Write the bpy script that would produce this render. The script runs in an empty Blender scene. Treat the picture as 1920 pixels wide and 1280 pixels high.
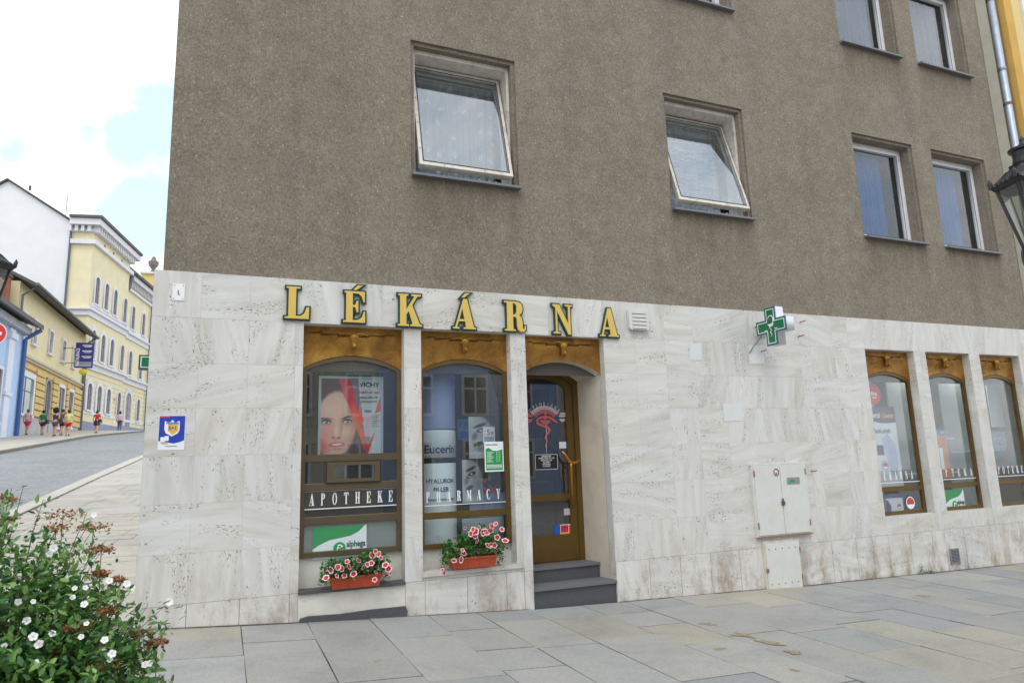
import bpy, bmesh, math, random
from mathutils import Vector, Matrix, Euler, noise
random.seed(11)
SC = bpy.context.scene
COL = SC.collection
rad = math.radians
# ------------------------------------------------------------------ camera
F_PX, YAW, PITCH, ROLL = 1281.48, 0.397633, 0.176042, -0.0327075
CAM = Vector((0, -7.2, 1.62))
def axes():
    cy, sy, cp, sp = math.cos(YAW), math.sin(YAW), math.cos(PITCH), math.sin(PITCH)
    f = Vector((sy*cp, cy*cp, sp)); r = Vector((cy, -sy, 0)); u = r.cross(f)
    c, s = math.cos(ROLL), math.sin(ROLL)
    return c*r+s*u, -s*r+c*u, f
RI, UP, FW = axes()
cd = bpy.data.cameras.new('camera'); cam = bpy.data.objects.new('camera', cd); COL.objects.link(cam)
cam.matrix_world = Matrix(((RI.x, UP.x, -FW.x, CAM.x), (RI.y, UP.y, -FW.y, CAM.y), (RI.z, UP.z, -FW.z, CAM.z), (0, 0, 0, 1)))
cd.sensor_width = 36; cd.sensor_fit = 'HORIZONTAL'; cd.lens = F_PX/1920*36; cd.clip_start = .05; cd.clip_end = 2000
SC.camera = cam
# ------------------------------------------------------------------ light
SUN_EL, SUN_AZ = 58, 205          # degrees; azimuth clockwise from +Y
SC.view_settings.view_transform = 'Standard'; SC.view_settings.look = 'None'
SC.view_settings.exposure = 0.5; SC.view_settings.gamma = 1
sd_ = bpy.data.lights.new('sun', 'SUN'); sd_.energy = .7; sd_.angle = rad(24); sd_.color = (1, .965, .91)
sun = bpy.data.objects.new('sun', sd_); COL.objects.link(sun)
dv = Vector((math.sin(rad(SUN_AZ))*math.cos(rad(SUN_EL)), math.cos(rad(SUN_AZ))*math.cos(rad(SUN_EL)), math.sin(rad(SUN_EL))))
sun.rotation_euler = dv.to_track_quat('Z', 'Y').to_euler()
W_ = bpy.data.worlds.new('World'); SC.world = W_; W_.use_nodes = True
nt = W_.node_tree; nt.nodes.clear()
def N(t, typ, **k):
    n = t.nodes.new(typ)
    for a, b in k.items(): setattr(n, a, b)
    return n
wo = N(nt, 'ShaderNodeOutputWorld'); bg = N(nt, 'ShaderNodeBackground'); nt.links.new(bg.outputs[0], wo.inputs[0])
sky = N(nt, 'ShaderNodeTexSky', sky_type='NISHITA', sun_disc=False, sun_elevation=rad(SUN_EL), sun_rotation=rad(SUN_AZ), air_density=1.0, dust_density=1.5, ozone_density=1.2)
tc = N(nt, 'ShaderNodeTexCoord'); mp = N(nt, 'ShaderNodeMapping'); mp.inputs['Scale'].default_value = (1, 1, 2.0); mp.inputs['Location'].default_value = (.35, .1, .62)
nt.links.new(tc.outputs['Generated'], mp.inputs[0])
cn = N(nt, 'ShaderNodeTexNoise'); cn.inputs['Scale'].default_value = 4.6; cn.inputs['Detail'].default_value = 9; cn.inputs['Roughness'].default_value = .6; cn.inputs['Distortion'].default_value = .25
nt.links.new(mp.outputs[0], cn.inputs[0])
cr = N(nt, 'ShaderNodeValToRGB'); cr.color_ramp.elements[0].position = .30; cr.color_ramp.elements[1].position = .60
acc = cn.outputs['Fac']
# broad clear patches and cloud banks, each round a compass direction in the sky
for px_, py_, ang, amt in ((300, 225, 4.5, -.26), (200, 262, 3.0, -.22), (120, 245, 2.4, -.2), (30, 262, 2.2, -.2), (200, 430, 4.5, -.30), (285, 400, 4, -.26), (60, 300, 2.2, -.16), (130, 345, 4.0, .22), (60, 90, 8, .2)):
    d_ = (RI*(px_-960)/F_PX+UP*(640-py_)/F_PX+FW).normalized()
    dt = N(nt, 'ShaderNodeVectorMath', operation='DOT_PRODUCT'); dt.inputs[1].default_value = d_; nt.links.new(tc.outputs['Generated'], dt.inputs[0])
    mr = N(nt, 'ShaderNodeMapRange', interpolation_type='SMOOTHSTEP'); mr.inputs[1].default_value = math.cos(rad(ang)); mr.inputs[2].default_value = 1; mr.inputs[3].default_value = 0; mr.inputs[4].default_value = amt
    nt.links.new(dt.outputs['Value'], mr.inputs[0]); ad = N(nt, 'ShaderNodeMath', operation='ADD'); nt.links.new(acc, ad.inputs[0]); nt.links.new(mr.outputs[0], ad.inputs[1]); acc = ad.outputs[0]
nt.links.new(acc, cr.inputs[0])
lt = N(nt, 'ShaderNodeMix', data_type='RGBA'); lt.inputs[0].default_value = .62; lt.inputs[7].default_value = (7.2, 8.7, 9.9, 1)
nt.links.new(sky.outputs[0], lt.inputs[6])
mx = N(nt, 'ShaderNodeMix', data_type='RGBA'); mx.inputs[7].default_value = (10.5, 10.6, 10.8, 1)
nt.links.new(cr.outputs[0], mx.inputs[0]); nt.links.new(lt.outputs[2], mx.inputs[6]); nt.links.new(mx.outputs[2], bg.inputs[0])
bg.inputs[1].default_value = .115
# ------------------------------------------------------------------ helpers
def W(px, py, y=0.0):
    "a point of the facade: where the sight line through that place in the picture meets the plane at depth y"
    r = RI*(px-960)/F_PX + UP*(640-py)/F_PX + FW
    t = (y-CAM.y)/r.y; return CAM.x+r.x*t, CAM.z+r.z*t
def lin(c): c /= 255.0; return c/12.92 if c <= .04045 else ((c+.055)/1.055)**2.4
def S(r, g, b): return (lin(r), lin(g), lin(b), 1)
def tag(o, label=None, cat=None, group=None, kind=None):
    if label: o['label'] = label
    if cat: o['category'] = cat
    if group: o['group'] = group
    if kind: o['kind'] = kind
    return o
def empty(name, loc=(0, 0, 0), rz=0, label=None, cat=None, group=None):
    o = bpy.data.objects.new(name, None); COL.objects.link(o); o.location = loc; o.rotation_euler = (0, 0, rz)
    o.empty_display_size = .2
    return tag(o, label, cat, group)
class MB:
    def __init__(s): s.v = []; s.f = []; s.m = []; s.uv = []; s.tint = []; s.hasuv = False
    def face(s, pts, m=0, uv=None, tint=None):
        b = len(s.v); s.v += [tuple(p) for p in pts]; s.f.append(tuple(range(b, b+len(pts)))); s.m.append(m)
        s.uv.append(uv); s.tint.append(tint)
        if uv: s.hasuv = True
    def mesh(s, vs, fs, m=0, tint=None):
        b = len(s.v); s.v += [tuple(p) for p in vs]
        for f in fs: s.f.append(tuple(b+i for i in f)); s.m.append(m); s.uv.append(None); s.tint.append(tint)
    def box(s, x0, x1, y0, y1, z0, z1, m=0, tint=None):
        v = [(x0, y0, z0), (x1, y0, z0), (x1, y1, z0), (x0, y1, z0), (x0, y0, z1), (x1, y0, z1), (x1, y1, z1), (x0, y1, z1)]
        s.mesh(v, [(0, 3, 2, 1), (4, 5, 6, 7), (0, 1, 5, 4), (1, 2, 6, 5), (2, 3, 7, 6), (3, 0, 4, 7)], m, tint)
    def prism(s, poly, y0, y1, m=0):
        "polygon in x,z pushed from y0 (front) to y1"
        a = sum(poly[i][0]*poly[(i+1) % len(poly)][1]-poly[(i+1) % len(poly)][0]*poly[i][1] for i in range(len(poly)))
        if a < 0: poly = poly[::-1]
        n = len(poly); v = [(x, y0, z) for x, z in poly]+[(x, y1, z) for x, z in poly]
        f = [tuple(range(n)), tuple(range(2*n-1, n-1, -1))]+[(i, i+n, (i+1) % n+n, (i+1) % n) for i in range(n)]
        s.mesh(v, f, m)
    def tube(s, pts, r, n=8, m=0, cap=True):
        pts = [Vector(p) for p in pts]; rs = r if isinstance(r, (list, tuple)) else [r]*len(pts)
        b = len(s.v); k = len(pts); up = None
        for i, p in enumerate(pts):
            d = (pts[min(i+1, k-1)]-pts[max(i-1, 0)]).normalized()
            if up is None: up = d.orthogonal().normalized()
            up = (up-d*up.dot(d)); up = up.normalized() if up.length > 1e-5 else d.orthogonal().normalized()
            w = d.cross(up)
            for j in range(n):
                a = 2*math.pi*j/n; s.v.append(tuple(p+(up*math.cos(a)+w*math.sin(a))*rs[i]))
        for i in range(k-1):
            for j in range(n):
                s.f.append((b+i*n+j, b+i*n+(j+1) % n, b+(i+1)*n+(j+1) % n, b+(i+1)*n+j)); s.m.append(m); s.uv.append(None); s.tint.append(None)
        if cap:
            for q in (tuple(b+j for j in range(n))[::-1], tuple(b+(k-1)*n+j for j in range(n))):
                s.f.append(q); s.m.append(m); s.uv.append(None); s.tint.append(None)
    def lathe(s, prof, n=16, c=(0, 0, 0), m=0, rot=0):
        b = len(s.v); k = len(prof)
        for r, z in prof:
            for j in range(n):
                a = 2*math.pi*j/n+rot; s.v.append((c[0]+r*math.cos(a), c[1]+r*math.sin(a), c[2]+z))
        for i in range(k-1):
            for j in range(n):
                s.f.append((b+i*n+j, b+i*n+(j+1) % n, b+(i+1)*n+(j+1) % n, b+(i+1)*n+j)); s.m.append(m); s.uv.append(None); s.tint.append(None)
    def build(s, name, mats, parent=None, loc=(0, 0, 0), rot=(0, 0, 0), smooth=False):
        me = bpy.data.meshes.new(name); me.from_pydata(s.v, [], s.f)
        for q in (mats if isinstance(mats, (list, tuple)) else [mats]): me.materials.append(q)
        me.polygons.foreach_set('material_index', s.m)
        if smooth: me.polygons.foreach_set('use_smooth', [True]*len(s.f))
        if s.hasuv:
            u = me.uv_layers.new(name='UVMap')
            for p, q in zip(me.polygons, s.uv):
                if q:
                    for li, c in zip(p.loop_indices, q): u.data[li].uv = c
        if any(t is not None for t in s.tint):
            at = me.attributes.new('tint', 'FLOAT_COLOR', 'FACE')
            for i, t in enumerate(s.tint): at.data[i].color = (*(t or (1, 1, 1)), 1)
        me.update(); o = bpy.data.objects.new(name, me); COL.objects.link(o); o.location = loc; o.rotation_euler = rot
        if parent: o.parent = parent
        return o
def link(name, me, mat, parent, loc=(0, 0, 0), rot=(0, 0, 0), scale=(1, 1, 1)):
    me.name = name; me.materials.clear()
    for q in (mat if isinstance(mat, (list, tuple)) else [mat]): me.materials.append(q)
    o = bpy.data.objects.new(name, me); COL.objects.link(o); o.location = loc; o.rotation_euler = rot; o.scale = scale
    if parent: o.parent = parent
    return o
def curvemesh(outlines, th=.01, offset=0.0):
    "filled outlines (x,y) with holes -> mesh standing in x,z, front face at y=0, thickness th behind it"
    c = bpy.data.curves.new('c', 'CURVE'); c.dimensions = '2D'; c.fill_mode = 'BOTH'; c.extrude = th/2; c.offset = offset
    for o in outlines:
        sp = c.splines.new('POLY'); sp.points.add(len(o)-1); sp.use_cyclic_u = True
        for i, p in enumerate(o): sp.points[i].co = (p[0], p[1], 0, 1)
    return _conv(c, th)
def _conv(c, th):
    ob = bpy.data.objects.new('c', c); me = bpy.data.meshes.new_from_object(ob); bpy.data.objects.remove(ob)
    me.transform(Matrix(((1, 0, 0, 0), (0, 0, -1, th/2), (0, 1, 0, 0), (0, 0, 0, 1))))
    return me
def textmesh(s, size, th=.002, bold=0.0, align='LEFT', space=1.0, shear=0.0):
    c = bpy.data.curves.new('t', 'FONT'); c.body = s; c.size = size; c.extrude = th/2; c.offset = bold; c.align_x = align; c.space_character = space; c.shear = shear; c.resolution_u = 3
    return _conv(c, th)
def text(name, s, size, mat, parent, x, y, z, bold=0.0, align='LEFT', space=1.0, sx=1.0, rot=0.0, th=.002, shear=0):
    return link(name, textmesh(s, size, th, bold, align, space, shear), mat, parent, (x, y, z), (0, rot, 0), (sx, 1, 1))
def linkb(name, me, mat, parent, loc):
    "as link(), with the place baked into the mesh so that children keep plain coordinates"
    me.transform(Matrix.Translation(loc)); return link(name, me, mat, parent)
def join(name, meshes, mat, parent, loc=(0, 0, 0), rot=(0, 0, 0)):
    "several (mesh, matrix) into one object"
    bm = bmesh.new()
    for me, M in meshes:
        me.transform(M); bm.from_mesh(me)
    out = bpy.data.meshes.new(name); bm.to_mesh(out); bm.free()
    return link(name, out, mat, parent, loc, rot)
T = Matrix.Translation
# ------------------------------------------------------------------ materials
def newmat(name):
    m = bpy.data.materials.new(name); m.use_nodes = True; t = m.node_tree
    return m, t, t.nodes['Principled BSDF']
def noise_(t, scale, detail=4, rough=.55, vec=None, dist=0):
    n = N(t, 'ShaderNodeTexNoise'); n.inputs['Scale'].default_value = scale; n.inputs['Detail'].default_value = detail
    n.inputs['Roughness'].default_value = rough; n.inputs['Distortion'].default_value = dist
    if vec is not None: t.links.new(vec, n.inputs['Vector'])
    return n
def ramp_(t, src, stops):
    r = N(t, 'ShaderNodeValToRGB'); e = r.color_ramp.elements
    while len(e) < len(stops): e.new(.5)
    for q, (p, c) in zip(e, stops): q.position = p; q.color = c if len(c) == 4 else (*c, 1)
    t.links.new(src, r.inputs[0]); return r
def mix_(t, fac, a, b, mode='MIX'):
    m = N(t, 'ShaderNodeMix', data_type='RGBA', blend_type=mode)
    for v, i in ((fac, 0), (a, 6), (b, 7)):
        if isinstance(v, (int, float)): m.inputs[i].default_value = v
        elif isinstance(v, tuple): m.inputs[i].default_value = v
        else: t.links.new(v, m.inputs[i])
    return m.outputs[2]
def pm(name, col, rough=.6, var=.12, scale=6, bump=0, bscale=60, metal=0, spec=.5, tint=False, dirt=0):
    m, t, b = newmat(name); tc = N(t, 'ShaderNodeTexCoord').outputs['Object']
    n = noise_(t, scale, 6, .6, tc)
    lo = tuple(c*(1-var) for c in col[:3])+(1,); hi = tuple(min(1, c*(1+var)) for c in col[:3])+(1,)
    c = ramp_(t, n.outputs['Fac'], [(.3, lo), (.7, hi)]).outputs[0]
    if tint:
        a = N(t, 'ShaderNodeAttribute', attribute_name='tint'); c = mix_(t, 1.0, c, a.outputs['Color'], 'MULTIPLY')
    if dirt:
        d = noise_(t, scale*.7, 8, .7, tc); f = ramp_(t, d.outputs['Fac'], [(.5, (0, 0, 0)), (.75, (dirt, dirt, dirt))]).outputs[0]
        c = mix_(t, f, c, (col[0]*.35, col[1]*.3, col[2]*.25, 1))
    t.links.new(c, b.inputs['Base Color'])
    b.inputs['Roughness'].default_value = rough; b.inputs['Metallic'].default_value = metal; b.inputs['Specular IOR Level'].default_value = spec
    if bump:
        n2 = noise_(t, bscale, 4, .6, tc); bp = N(t, 'ShaderNodeBump'); bp.inputs['Strength'].default_value = 1; bp.inputs['Distance'].default_value = bump
        t.links.new(n2.outputs['Fac'], bp.inputs['Height']); t.links.new(bp.outputs[0], b.inputs['Normal'])
    return m
def glass(name, tintc=(1, 1, 1, 1), ior=1.5, refl=1.0, rough=0.0, dust=0.04):
    m = bpy.data.materials.new(name); m.use_nodes = True; t = m.node_tree; t.nodes.clear()
    o = N(t, 'ShaderNodeOutputMaterial'); tr = N(t, 'ShaderNodeBsdfTransparent'); tr.inputs[0].default_value = tintc
    gl = N(t, 'ShaderNodeBsdfGlossy'); gl.inputs['Roughness'].default_value = rough; gl.inputs[0].default_value = (1, 1, 1, 1)
    df = N(t, 'ShaderNodeBsdfDiffuse'); df.inputs[0].default_value = (.5, .52, .5, 1)
    lw = N(t, 'ShaderNodeLayerWeight'); lw.inputs[0].default_value = .5; pw = N(t, 'ShaderNodeMath', operation='POWER'); pw.inputs[1].default_value = 4; t.links.new(lw.outputs['Facing'], pw.inputs[0])
    mu = N(t, 'ShaderNodeMath', operation='MULTIPLY_ADD', use_clamp=True); mu.inputs[1].default_value = .8; mu.inputs[2].default_value = .045*refl; t.links.new(pw.outputs[0], mu.inputs[0])
    m1 = N(t, 'ShaderNodeMixShader'); m1.inputs[0].default_value = dust; t.links.new(tr.outputs[0], m1.inputs[1]); t.links.new(df.outputs[0], m1.inputs[2])
    m2 = N(t, 'ShaderNodeMixShader'); t.links.new(mu.outputs[0], m2.inputs[0]); t.links.new(m1.outputs[0], m2.inputs[1]); t.links.new(gl.outputs[0], m2.inputs[2])
    t.links.new(m2.outputs[0], o.inputs[0]); return m
def emit(name, col, s):
    m = bpy.data.materials.new(name); m.use_nodes = True; t = m.node_tree; t.nodes.clear()
    o = N(t, 'ShaderNodeOutputMaterial'); e = N(t, 'ShaderNodeEmission'); e.inputs[0].default_value = col; e.inputs[1].default_value = s
    t.links.new(e.outputs[0], o.inputs[0]); return m
def plaster_mat():
    m, t, b = newmat('roughcast'); tc = N(t, 'ShaderNodeTexCoord').outputs['Object']
    big = noise_(t, .8, 6, .65, tc); mid = noise_(t, 5, 5, .6, tc)
    mp = N(t, 'ShaderNodeMapping'); mp.inputs['Scale'].default_value = (1, 1, .7); t.links.new(tc, mp.inputs[0])
    gr = noise_(t, 58, 4, .8, mp.outputs[0], 0); vo = N(t, 'ShaderNodeTexVoronoi'); vo.inputs['Scale'].default_value = 80; t.links.new(mp.outputs[0], vo.inputs['Vector'])
    c = ramp_(t, big.outputs['Fac'], [(.3, S(151, 142, 127)), (.7, S(168, 159, 145))]).outputs[0]
    c = mix_(t, .35, c, ramp_(t, mid.outputs['Fac'], [(.35, S(140, 129, 113)), (.65, S(174, 164, 148))]).outputs[0])
    c = mix_(t, ramp_(t, gr.outputs['Fac'], [(.36, (.6,)*3), (.52, (0, 0, 0))]).outputs[0], c, S(104, 94, 79))
    c = mix_(t, ramp_(t, vo.outputs['Color'], [(.86, (0, 0, 0)), (.92, (.6,)*3)]).outputs[0], c, S(206, 198, 182))
    ms = N(t, 'ShaderNodeMapping'); ms.inputs['Scale'].default_value = (2.4, 2.4, .22); t.links.new(tc, ms.inputs[0]); stn = noise_(t, 1, 7, .65, ms.outputs[0], .3)
    c = mix_(t, 1.0, c, ramp_(t, stn.outputs['Fac'], [(.32, (.88, .88, .89)), (.5, (.98, .98, .97)), (.7, (1.04, 1.03, 1.02))]).outputs[0], 'MULTIPLY')
    # run-off stains below each window sill
    sx = N(t, 'ShaderNodeSeparateXYZ'); t.links.new(tc, sx.inputs[0]); tot = None
    def mr_(src, a, b2, c3, d3):
        q = N(t, 'ShaderNodeMapRange', interpolation_type='SMOOTHSTEP'); q.inputs[1].default_value = a; q.inputs[2].default_value = b2; q.inputs[3].default_value = c3; q.inputs[4].default_value = d3; t.links.new(src, q.inputs[0]); return q.outputs[0]
    def ml_(p, q): k_ = N(t, 'ShaderNodeMath', operation='MULTIPLY'); t.links.new(p, k_.inputs[0]); t.links.new(q, k_.inputs[1]); return k_.outputs[0]
    for (wa, wb, wc) in ((1.86, 3.21, 4.93), (5.45, 6.84, 4.93), (9.04, 10.41, 4.9), (10.87, 12.25, 4.9), (9.04, 10.43, 8.22), (10.87, 12.25, 8.22)):
        f_ = ml_(ml_(mr_(sx.outputs[0], wa-.12, wa+.12, 0, 1), mr_(sx.outputs[0], wb-.12, wb+.14, 1, 0)), ml_(mr_(sx.outputs[2], wc-.95, wc-.05, 0, 1), mr_(sx.outputs[2], wc-.02, wc+.02, 1, 0)))
        if tot is None: tot = f_
        else:
            ad_ = N(t, 'ShaderNodeMath', operation='ADD'); t.links.new(tot, ad_.inputs[0]); t.links.new(f_, ad_.inputs[1]); tot = ad_.outputs[0]
    mv = N(t, 'ShaderNodeMapping'); mv.inputs['Scale'].default_value = (7, 1, .8); t.links.new(tc, mv.inputs[0]); sn_ = noise_(t, 1, 6, .65, mv.outputs[0], .2)
    c = mix_(t, ml_(tot, ramp_(t, sn_.outputs['Fac'], [(.35, (.15,)*3), (.65, (.6,)*3)]).outputs[0]), c, S(112, 101, 82))
    t.links.new(c, b.inputs['Base Color']); b.inputs['Roughness'].default_value = .95; b.inputs['Specular IOR Level'].default_value = .15
    c2 = mix_(t, ramp_(t, gr.outputs['Fac'], [(.55, (0, 0, 0)), (.7, (.5,)*3)]).outputs[0], c, S(190, 180, 164)); t.links.new(c2, b.inputs['Base Color'])
    bp = N(t, 'ShaderNodeBump'); bp.inputs['Distance'].default_value = .034; bp.inputs['Strength'].default_value = 1
    t.links.new(gr.outputs['Fac'], bp.inputs['Height']); t.links.new(bp.outputs[0], b.inputs['Normal']); return m
def travertine_mat():
    m, t, b = newmat('travertine'); tcn = N(t, 'ShaderNodeTexCoord'); uv = tcn.outputs['UV']; ob = tcn.outputs['Object']
    def mapped(sc):
        q = N(t, 'ShaderNodeMapping'); q.inputs['Scale'].default_value = sc; t.links.new(uv, q.inputs[0]); return q.outputs[0]
    v1 = noise_(t, 1, 8, .62, mapped((.8, 4.2, 1)), 1.3)
    v2 = noise_(t, 1, 5, .6, mapped((.9, 13, 1)), .8); v3 = noise_(t, 1, 5, .6, mapped((.55, 2.4, 1)), 1.0)
    c = ramp_(t, v1.outputs['Fac'], [(.26, S(184, 180, 169)), (.40, S(202, 200, 193)), (.52, S(211, 209, 204)), (.72, S(219, 218, 214))]).outputs[0]
    c = mix_(t, .3, c, ramp_(t, v2.outputs['Fac'], [(.35, S(190, 186, 176)), (.6, S(221, 221, 218))]).outputs[0])
    c = mix_(t, ramp_(t, v3.outputs['Fac'], [(.53, (0, 0, 0)), (.72, (.5,)*3)]).outputs[0], c, S(182, 174, 157))
    p1 = noise_(t, 1, 4, .7, mapped((34, 62, 1)), .2); p2 = noise_(t, 1, 4, .6, mapped((1.3, 5.5, 1)), .6)
    k = N(t, 'ShaderNodeMath', operation='MULTIPLY'); t.links.new(ramp_(t, p1.outputs['Fac'], [(.575, (0, 0, 0)), (.625, (1, 1, 1))]).outputs[0], k.inputs[0]); t.links.new(ramp_(t, p2.outputs['Fac'], [(.51, (0, 0, 0)), (.60, (1, 1, 1))]).outputs[0], k.inputs[1])
    c = mix_(t, k.outputs[0], c, S(112, 100, 84))
    # grime that climbs from the foot of the wall
    sx = N(t, 'ShaderNodeSeparateXYZ'); t.links.new(ob, sx.inputs[0]); mr = N(t, 'ShaderNodeMapRange'); mr.inputs[1].default_value = .8; mr.inputs[2].default_value = -.05; t.links.new(sx.outputs[2], mr.inputs[0])
    mq = N(t, 'ShaderNodeMapping'); mq.inputs['Scale'].default_value = (3.2, 3.2, 1.5); t.links.new(ob, mq.inputs[0])
    g = noise_(t, 1, 9, .78, mq.outputs[0]); gf = ramp_(t, g.outputs['Fac'], [(.47, (0, 0, 0)), (.62, (1, 1, 1))]).outputs[0]
    k2 = N(t, 'ShaderNodeMath', operation='MULTIPLY'); t.links.new(mr.outputs[0], k2.inputs[0]); t.links.new(gf, k2.inputs[1])
    k3 = N(t, 'ShaderNodeMath', operation='MULTIPLY'); k3.inputs[1].default_value = .85; t.links.new(k2.outputs[0], k3.inputs[0])
    c = mix_(t, k3.outputs[0], c, S(138, 118, 88))
    a = N(t, 'ShaderNodeAttribute', attribute_name='tint'); c = mix_(t, 1.0, c, a.outputs['Color'], 'MULTIPLY')
    t.links.new(c, b.inputs['Base Color']); b.inputs['Roughness'].default_value = .55; b.inputs['Specular IOR Level'].default_value = .35
    bp = N(t, 'ShaderNodeBump'); bp.inputs['Distance'].default_value = -.004; bp.inputs['Strength'].default_value = .8
    t.links.new(k.outputs[0], bp.inputs['Height']); t.links.new(bp.outputs[0], b.inputs['Normal']); return m
def cobble_mat():
    m, t, b = newmat('cobbles'); tc = N(t, 'ShaderNodeTexCoord').outputs['Object']
    vo = N(t, 'ShaderNodeTexVoronoi', feature='DISTANCE_TO_EDGE'); vo.inputs['Scale'].default_value = 8.5; t.links.new(tc, vo.inputs['Vector'])
    vc = N(t, 'ShaderNodeTexVoronoi'); vc.inputs['Scale'].default_value = 8.5; t.links.new(tc, vc.inputs['Vector'])
    n = noise_(t, .5, 6, .6, tc)
    c = mix_(t, .5, ramp_(t, vc.outputs['Color'], [(.1, S(120, 122, 124)), (.9, S(152, 154, 155))]).outputs[0], ramp_(t, n.outputs['Fac'], [(.35, S(124, 127, 129)), (.65, S(150, 152, 153))]).outputs[0])
    c = mix_(t, ramp_(t, vo.outputs['Distance'], [(.0, (.8,)*3), (.07, (0, 0, 0))]).outputs[0], c, S(98, 98, 96))
    t.links.new(c, b.inputs['Base Color']); b.inputs['Roughness'].default_value = .75
    bp = N(t, 'ShaderNodeBump'); bp.inputs['Distance'].default_value = .015; t.links.new(vo.outputs['Distance'], bp.inputs['Height']); t.links.new(bp.outputs[0], b.inputs['Normal']); return m
def slab_mat():
    m, t, b = newmat('paving_stone'); tc = N(t, 'ShaderNodeTexCoord').outputs['Object']
    a = N(t, 'ShaderNodeAttribute', attribute_name='tint').outputs['Color']
    n = noise_(t, 1.1, 9, .72, tc, .9); n2 = noise_(t, 45, 4, .6, tc); n3 = noise_(t, 3.1, 5, .7, tc)
    c = mix_(t, 1.0, a, ramp_(t, n.outputs['Fac'], [(.3, (.78, .78, .79)), (.5, (.98, .98, .97)), (.72, (1.10, 1.08, 1.04))]).outputs[0], 'MULTIPLY')
    c = mix_(t, 1.0, c, ramp_(t, n2.outputs['Fac'], [(.32, (.86,)*3), (.65, (1.05,)*3)]).outputs[0], 'MULTIPLY')
    c = mix_(t, ramp_(t, n3.outputs['Fac'], [(.6, (0, 0, 0)), (.78, (.5,)*3)]).outputs[0], c, S(138, 124, 98))
    t.links.new(c, b.inputs['Base Color']); b.inputs['Roughness'].default_value = .62; b.inputs['Specular IOR Level'].default_value = .35
    bp = N(t, 'ShaderNodeBump'); bp.inputs['Distance'].default_value = .004; t.links.new(n2.outputs['Fac'], bp.inputs['Height']); t.links.new(bp.outputs[0], b.inputs['Normal']); return m
def brass_mat():
    m, t, b = newmat('patinated_bronze'); tc = N(t, 'ShaderNodeTexCoord').outputs['Object']
    n = noise_(t, 3.2, 5, .6, tc, .8); n2 = noise_(t, 40, 3, .5, tc)
    c = ramp_(t, n.outputs['Fac'], [(.3, S(104, 68, 28)), (.5, S(150, 106, 42)), (.7, S(184, 140, 62))]).outputs[0]
    c = mix_(t, .15, c, ramp_(t, n2.outputs['Fac'], [(.3, S(90, 60, 20)), (.7, S(200, 150, 60))]).outputs[0])
    t.links.new(c, b.inputs['Base Color']); b.inputs['Metallic'].default_value = .55; b.inputs['Roughness'].default_value = .48
    bp = N(t, 'ShaderNodeBump'); bp.inputs['Distance'].default_value = .012; t.links.new(n.outputs['Fac'], bp.inputs['Height']); t.links.new(bp.outputs[0], b.inputs['Normal']); return m
def leaf_mat(name, a, bcol):
    m, t, b = newmat(name); at = N(t, 'ShaderNodeAttribute', attribute_name='tint').outputs['Color']
    t.links.new(at, b.inputs['Base Color']); b.inputs['Roughness'].default_value = .45
    b.inputs['Subsurface Weight'].default_value = 0
    o = t.nodes['Material Output']; tl = N(t, 'ShaderNodeBsdfTranslucent'); mxs = N(t, 'ShaderNodeMixShader'); mxs.inputs[0].default_value = .25
    t.links.new(at, tl.inputs[0]); t.links.new(b.outputs[0], mxs.inputs[1]); t.links.new(tl.outputs[0], mxs.inputs[2]); t.links.new(mxs.outputs[0], o.inputs[0]); return m
M = {}
M['plaster'] = plaster_mat(); M['trav'] = travertine_mat(); M['cobble'] = cobble_mat(); M['slab'] = slab_mat(); M['brass'] = brass_mat()
M['mortar'] = pm('mortar', S(176, 170, 158), .9, .2, 20)
M['ground'] = pm('bare_ground', S(134, 129, 118), .95, .2, 4, .004)
M['white_render'] = pm('painted_render', S(214, 211, 202), .85, .06, 4, .003, 80, dirt=.35)
M['cream_reveal'] = pm('cream_reveal', S(205, 196, 180), .85, .08, 3, .002, 80, dirt=.3)
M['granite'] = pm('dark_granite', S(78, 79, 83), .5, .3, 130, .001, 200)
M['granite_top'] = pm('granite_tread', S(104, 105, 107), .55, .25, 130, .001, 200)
M['frame_gold'] = pm('golden_anodised_frame', S(100, 78, 34), .4, .12, 5, metal=.35)
M['frame_dull'] = pm('dull_bronze_frame', S(94, 82, 62), .45, .1, 5, metal=.3)
M['glass'] = glass('shop_glass', (.93, .96, .96, 1), 1.5, 1.35, dust=.015)
M['glass_up'] = glass('window_glass', (.9, .93, .95, 1), 1.5, 1.0, dust=.01)
M['glass_open'] = glass('open_window_glass', (.85, .9, .93, 1), 1.5, 3.4, dust=.03)
M['room'] = pm('dim_room', S(92, 88, 84), .9, .15, 2)
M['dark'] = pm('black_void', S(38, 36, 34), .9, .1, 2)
M['white_pvc'] = pm('white_window_frame', S(226, 226, 228), .4, .03, 5)
M['old_white'] = pm('flaking_cream_paint', S(212, 206, 196), .6, .1, 12, .001, 80, dirt=.7)
M['sill'] = pm('zinc_sill', S(112, 114, 118), .5, .1, 6, metal=.2)
M['lace'] = pm('lace_curtain', S(226, 229, 233), .9, .05, 20)
M['gold_letter'] = pm('gold_letter_paint', S(212, 182, 92), .45, .05, 4)
M['green_letter'] = pm('dark_green_letter_edge', S(20, 60, 50), .4, .1, 6)
M['white'] = pm('white_paint', S(235, 236, 236), .5, .03, 8)
M['black'] = pm('black_paint', S(24, 25, 28), .5, .1, 8)
M['iron'] = pm('black_cast_iron', S(34, 33, 36), .45, .25, 18, .002, 50)
M['cab'] = pm('white_cabinet_paint', S(209, 210, 204), .5, .04, 5, dirt=.12)
M['rust'] = pm('rust', S(142, 108, 84), .9, .35, 30, .002, 90)
M['green_sign'] = pm('green_sign_face', S(8, 110, 72), .35, .06, 4)
M['green_print'] = pm('green_print', S(22, 150, 78), .5, .05, 4)
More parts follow.
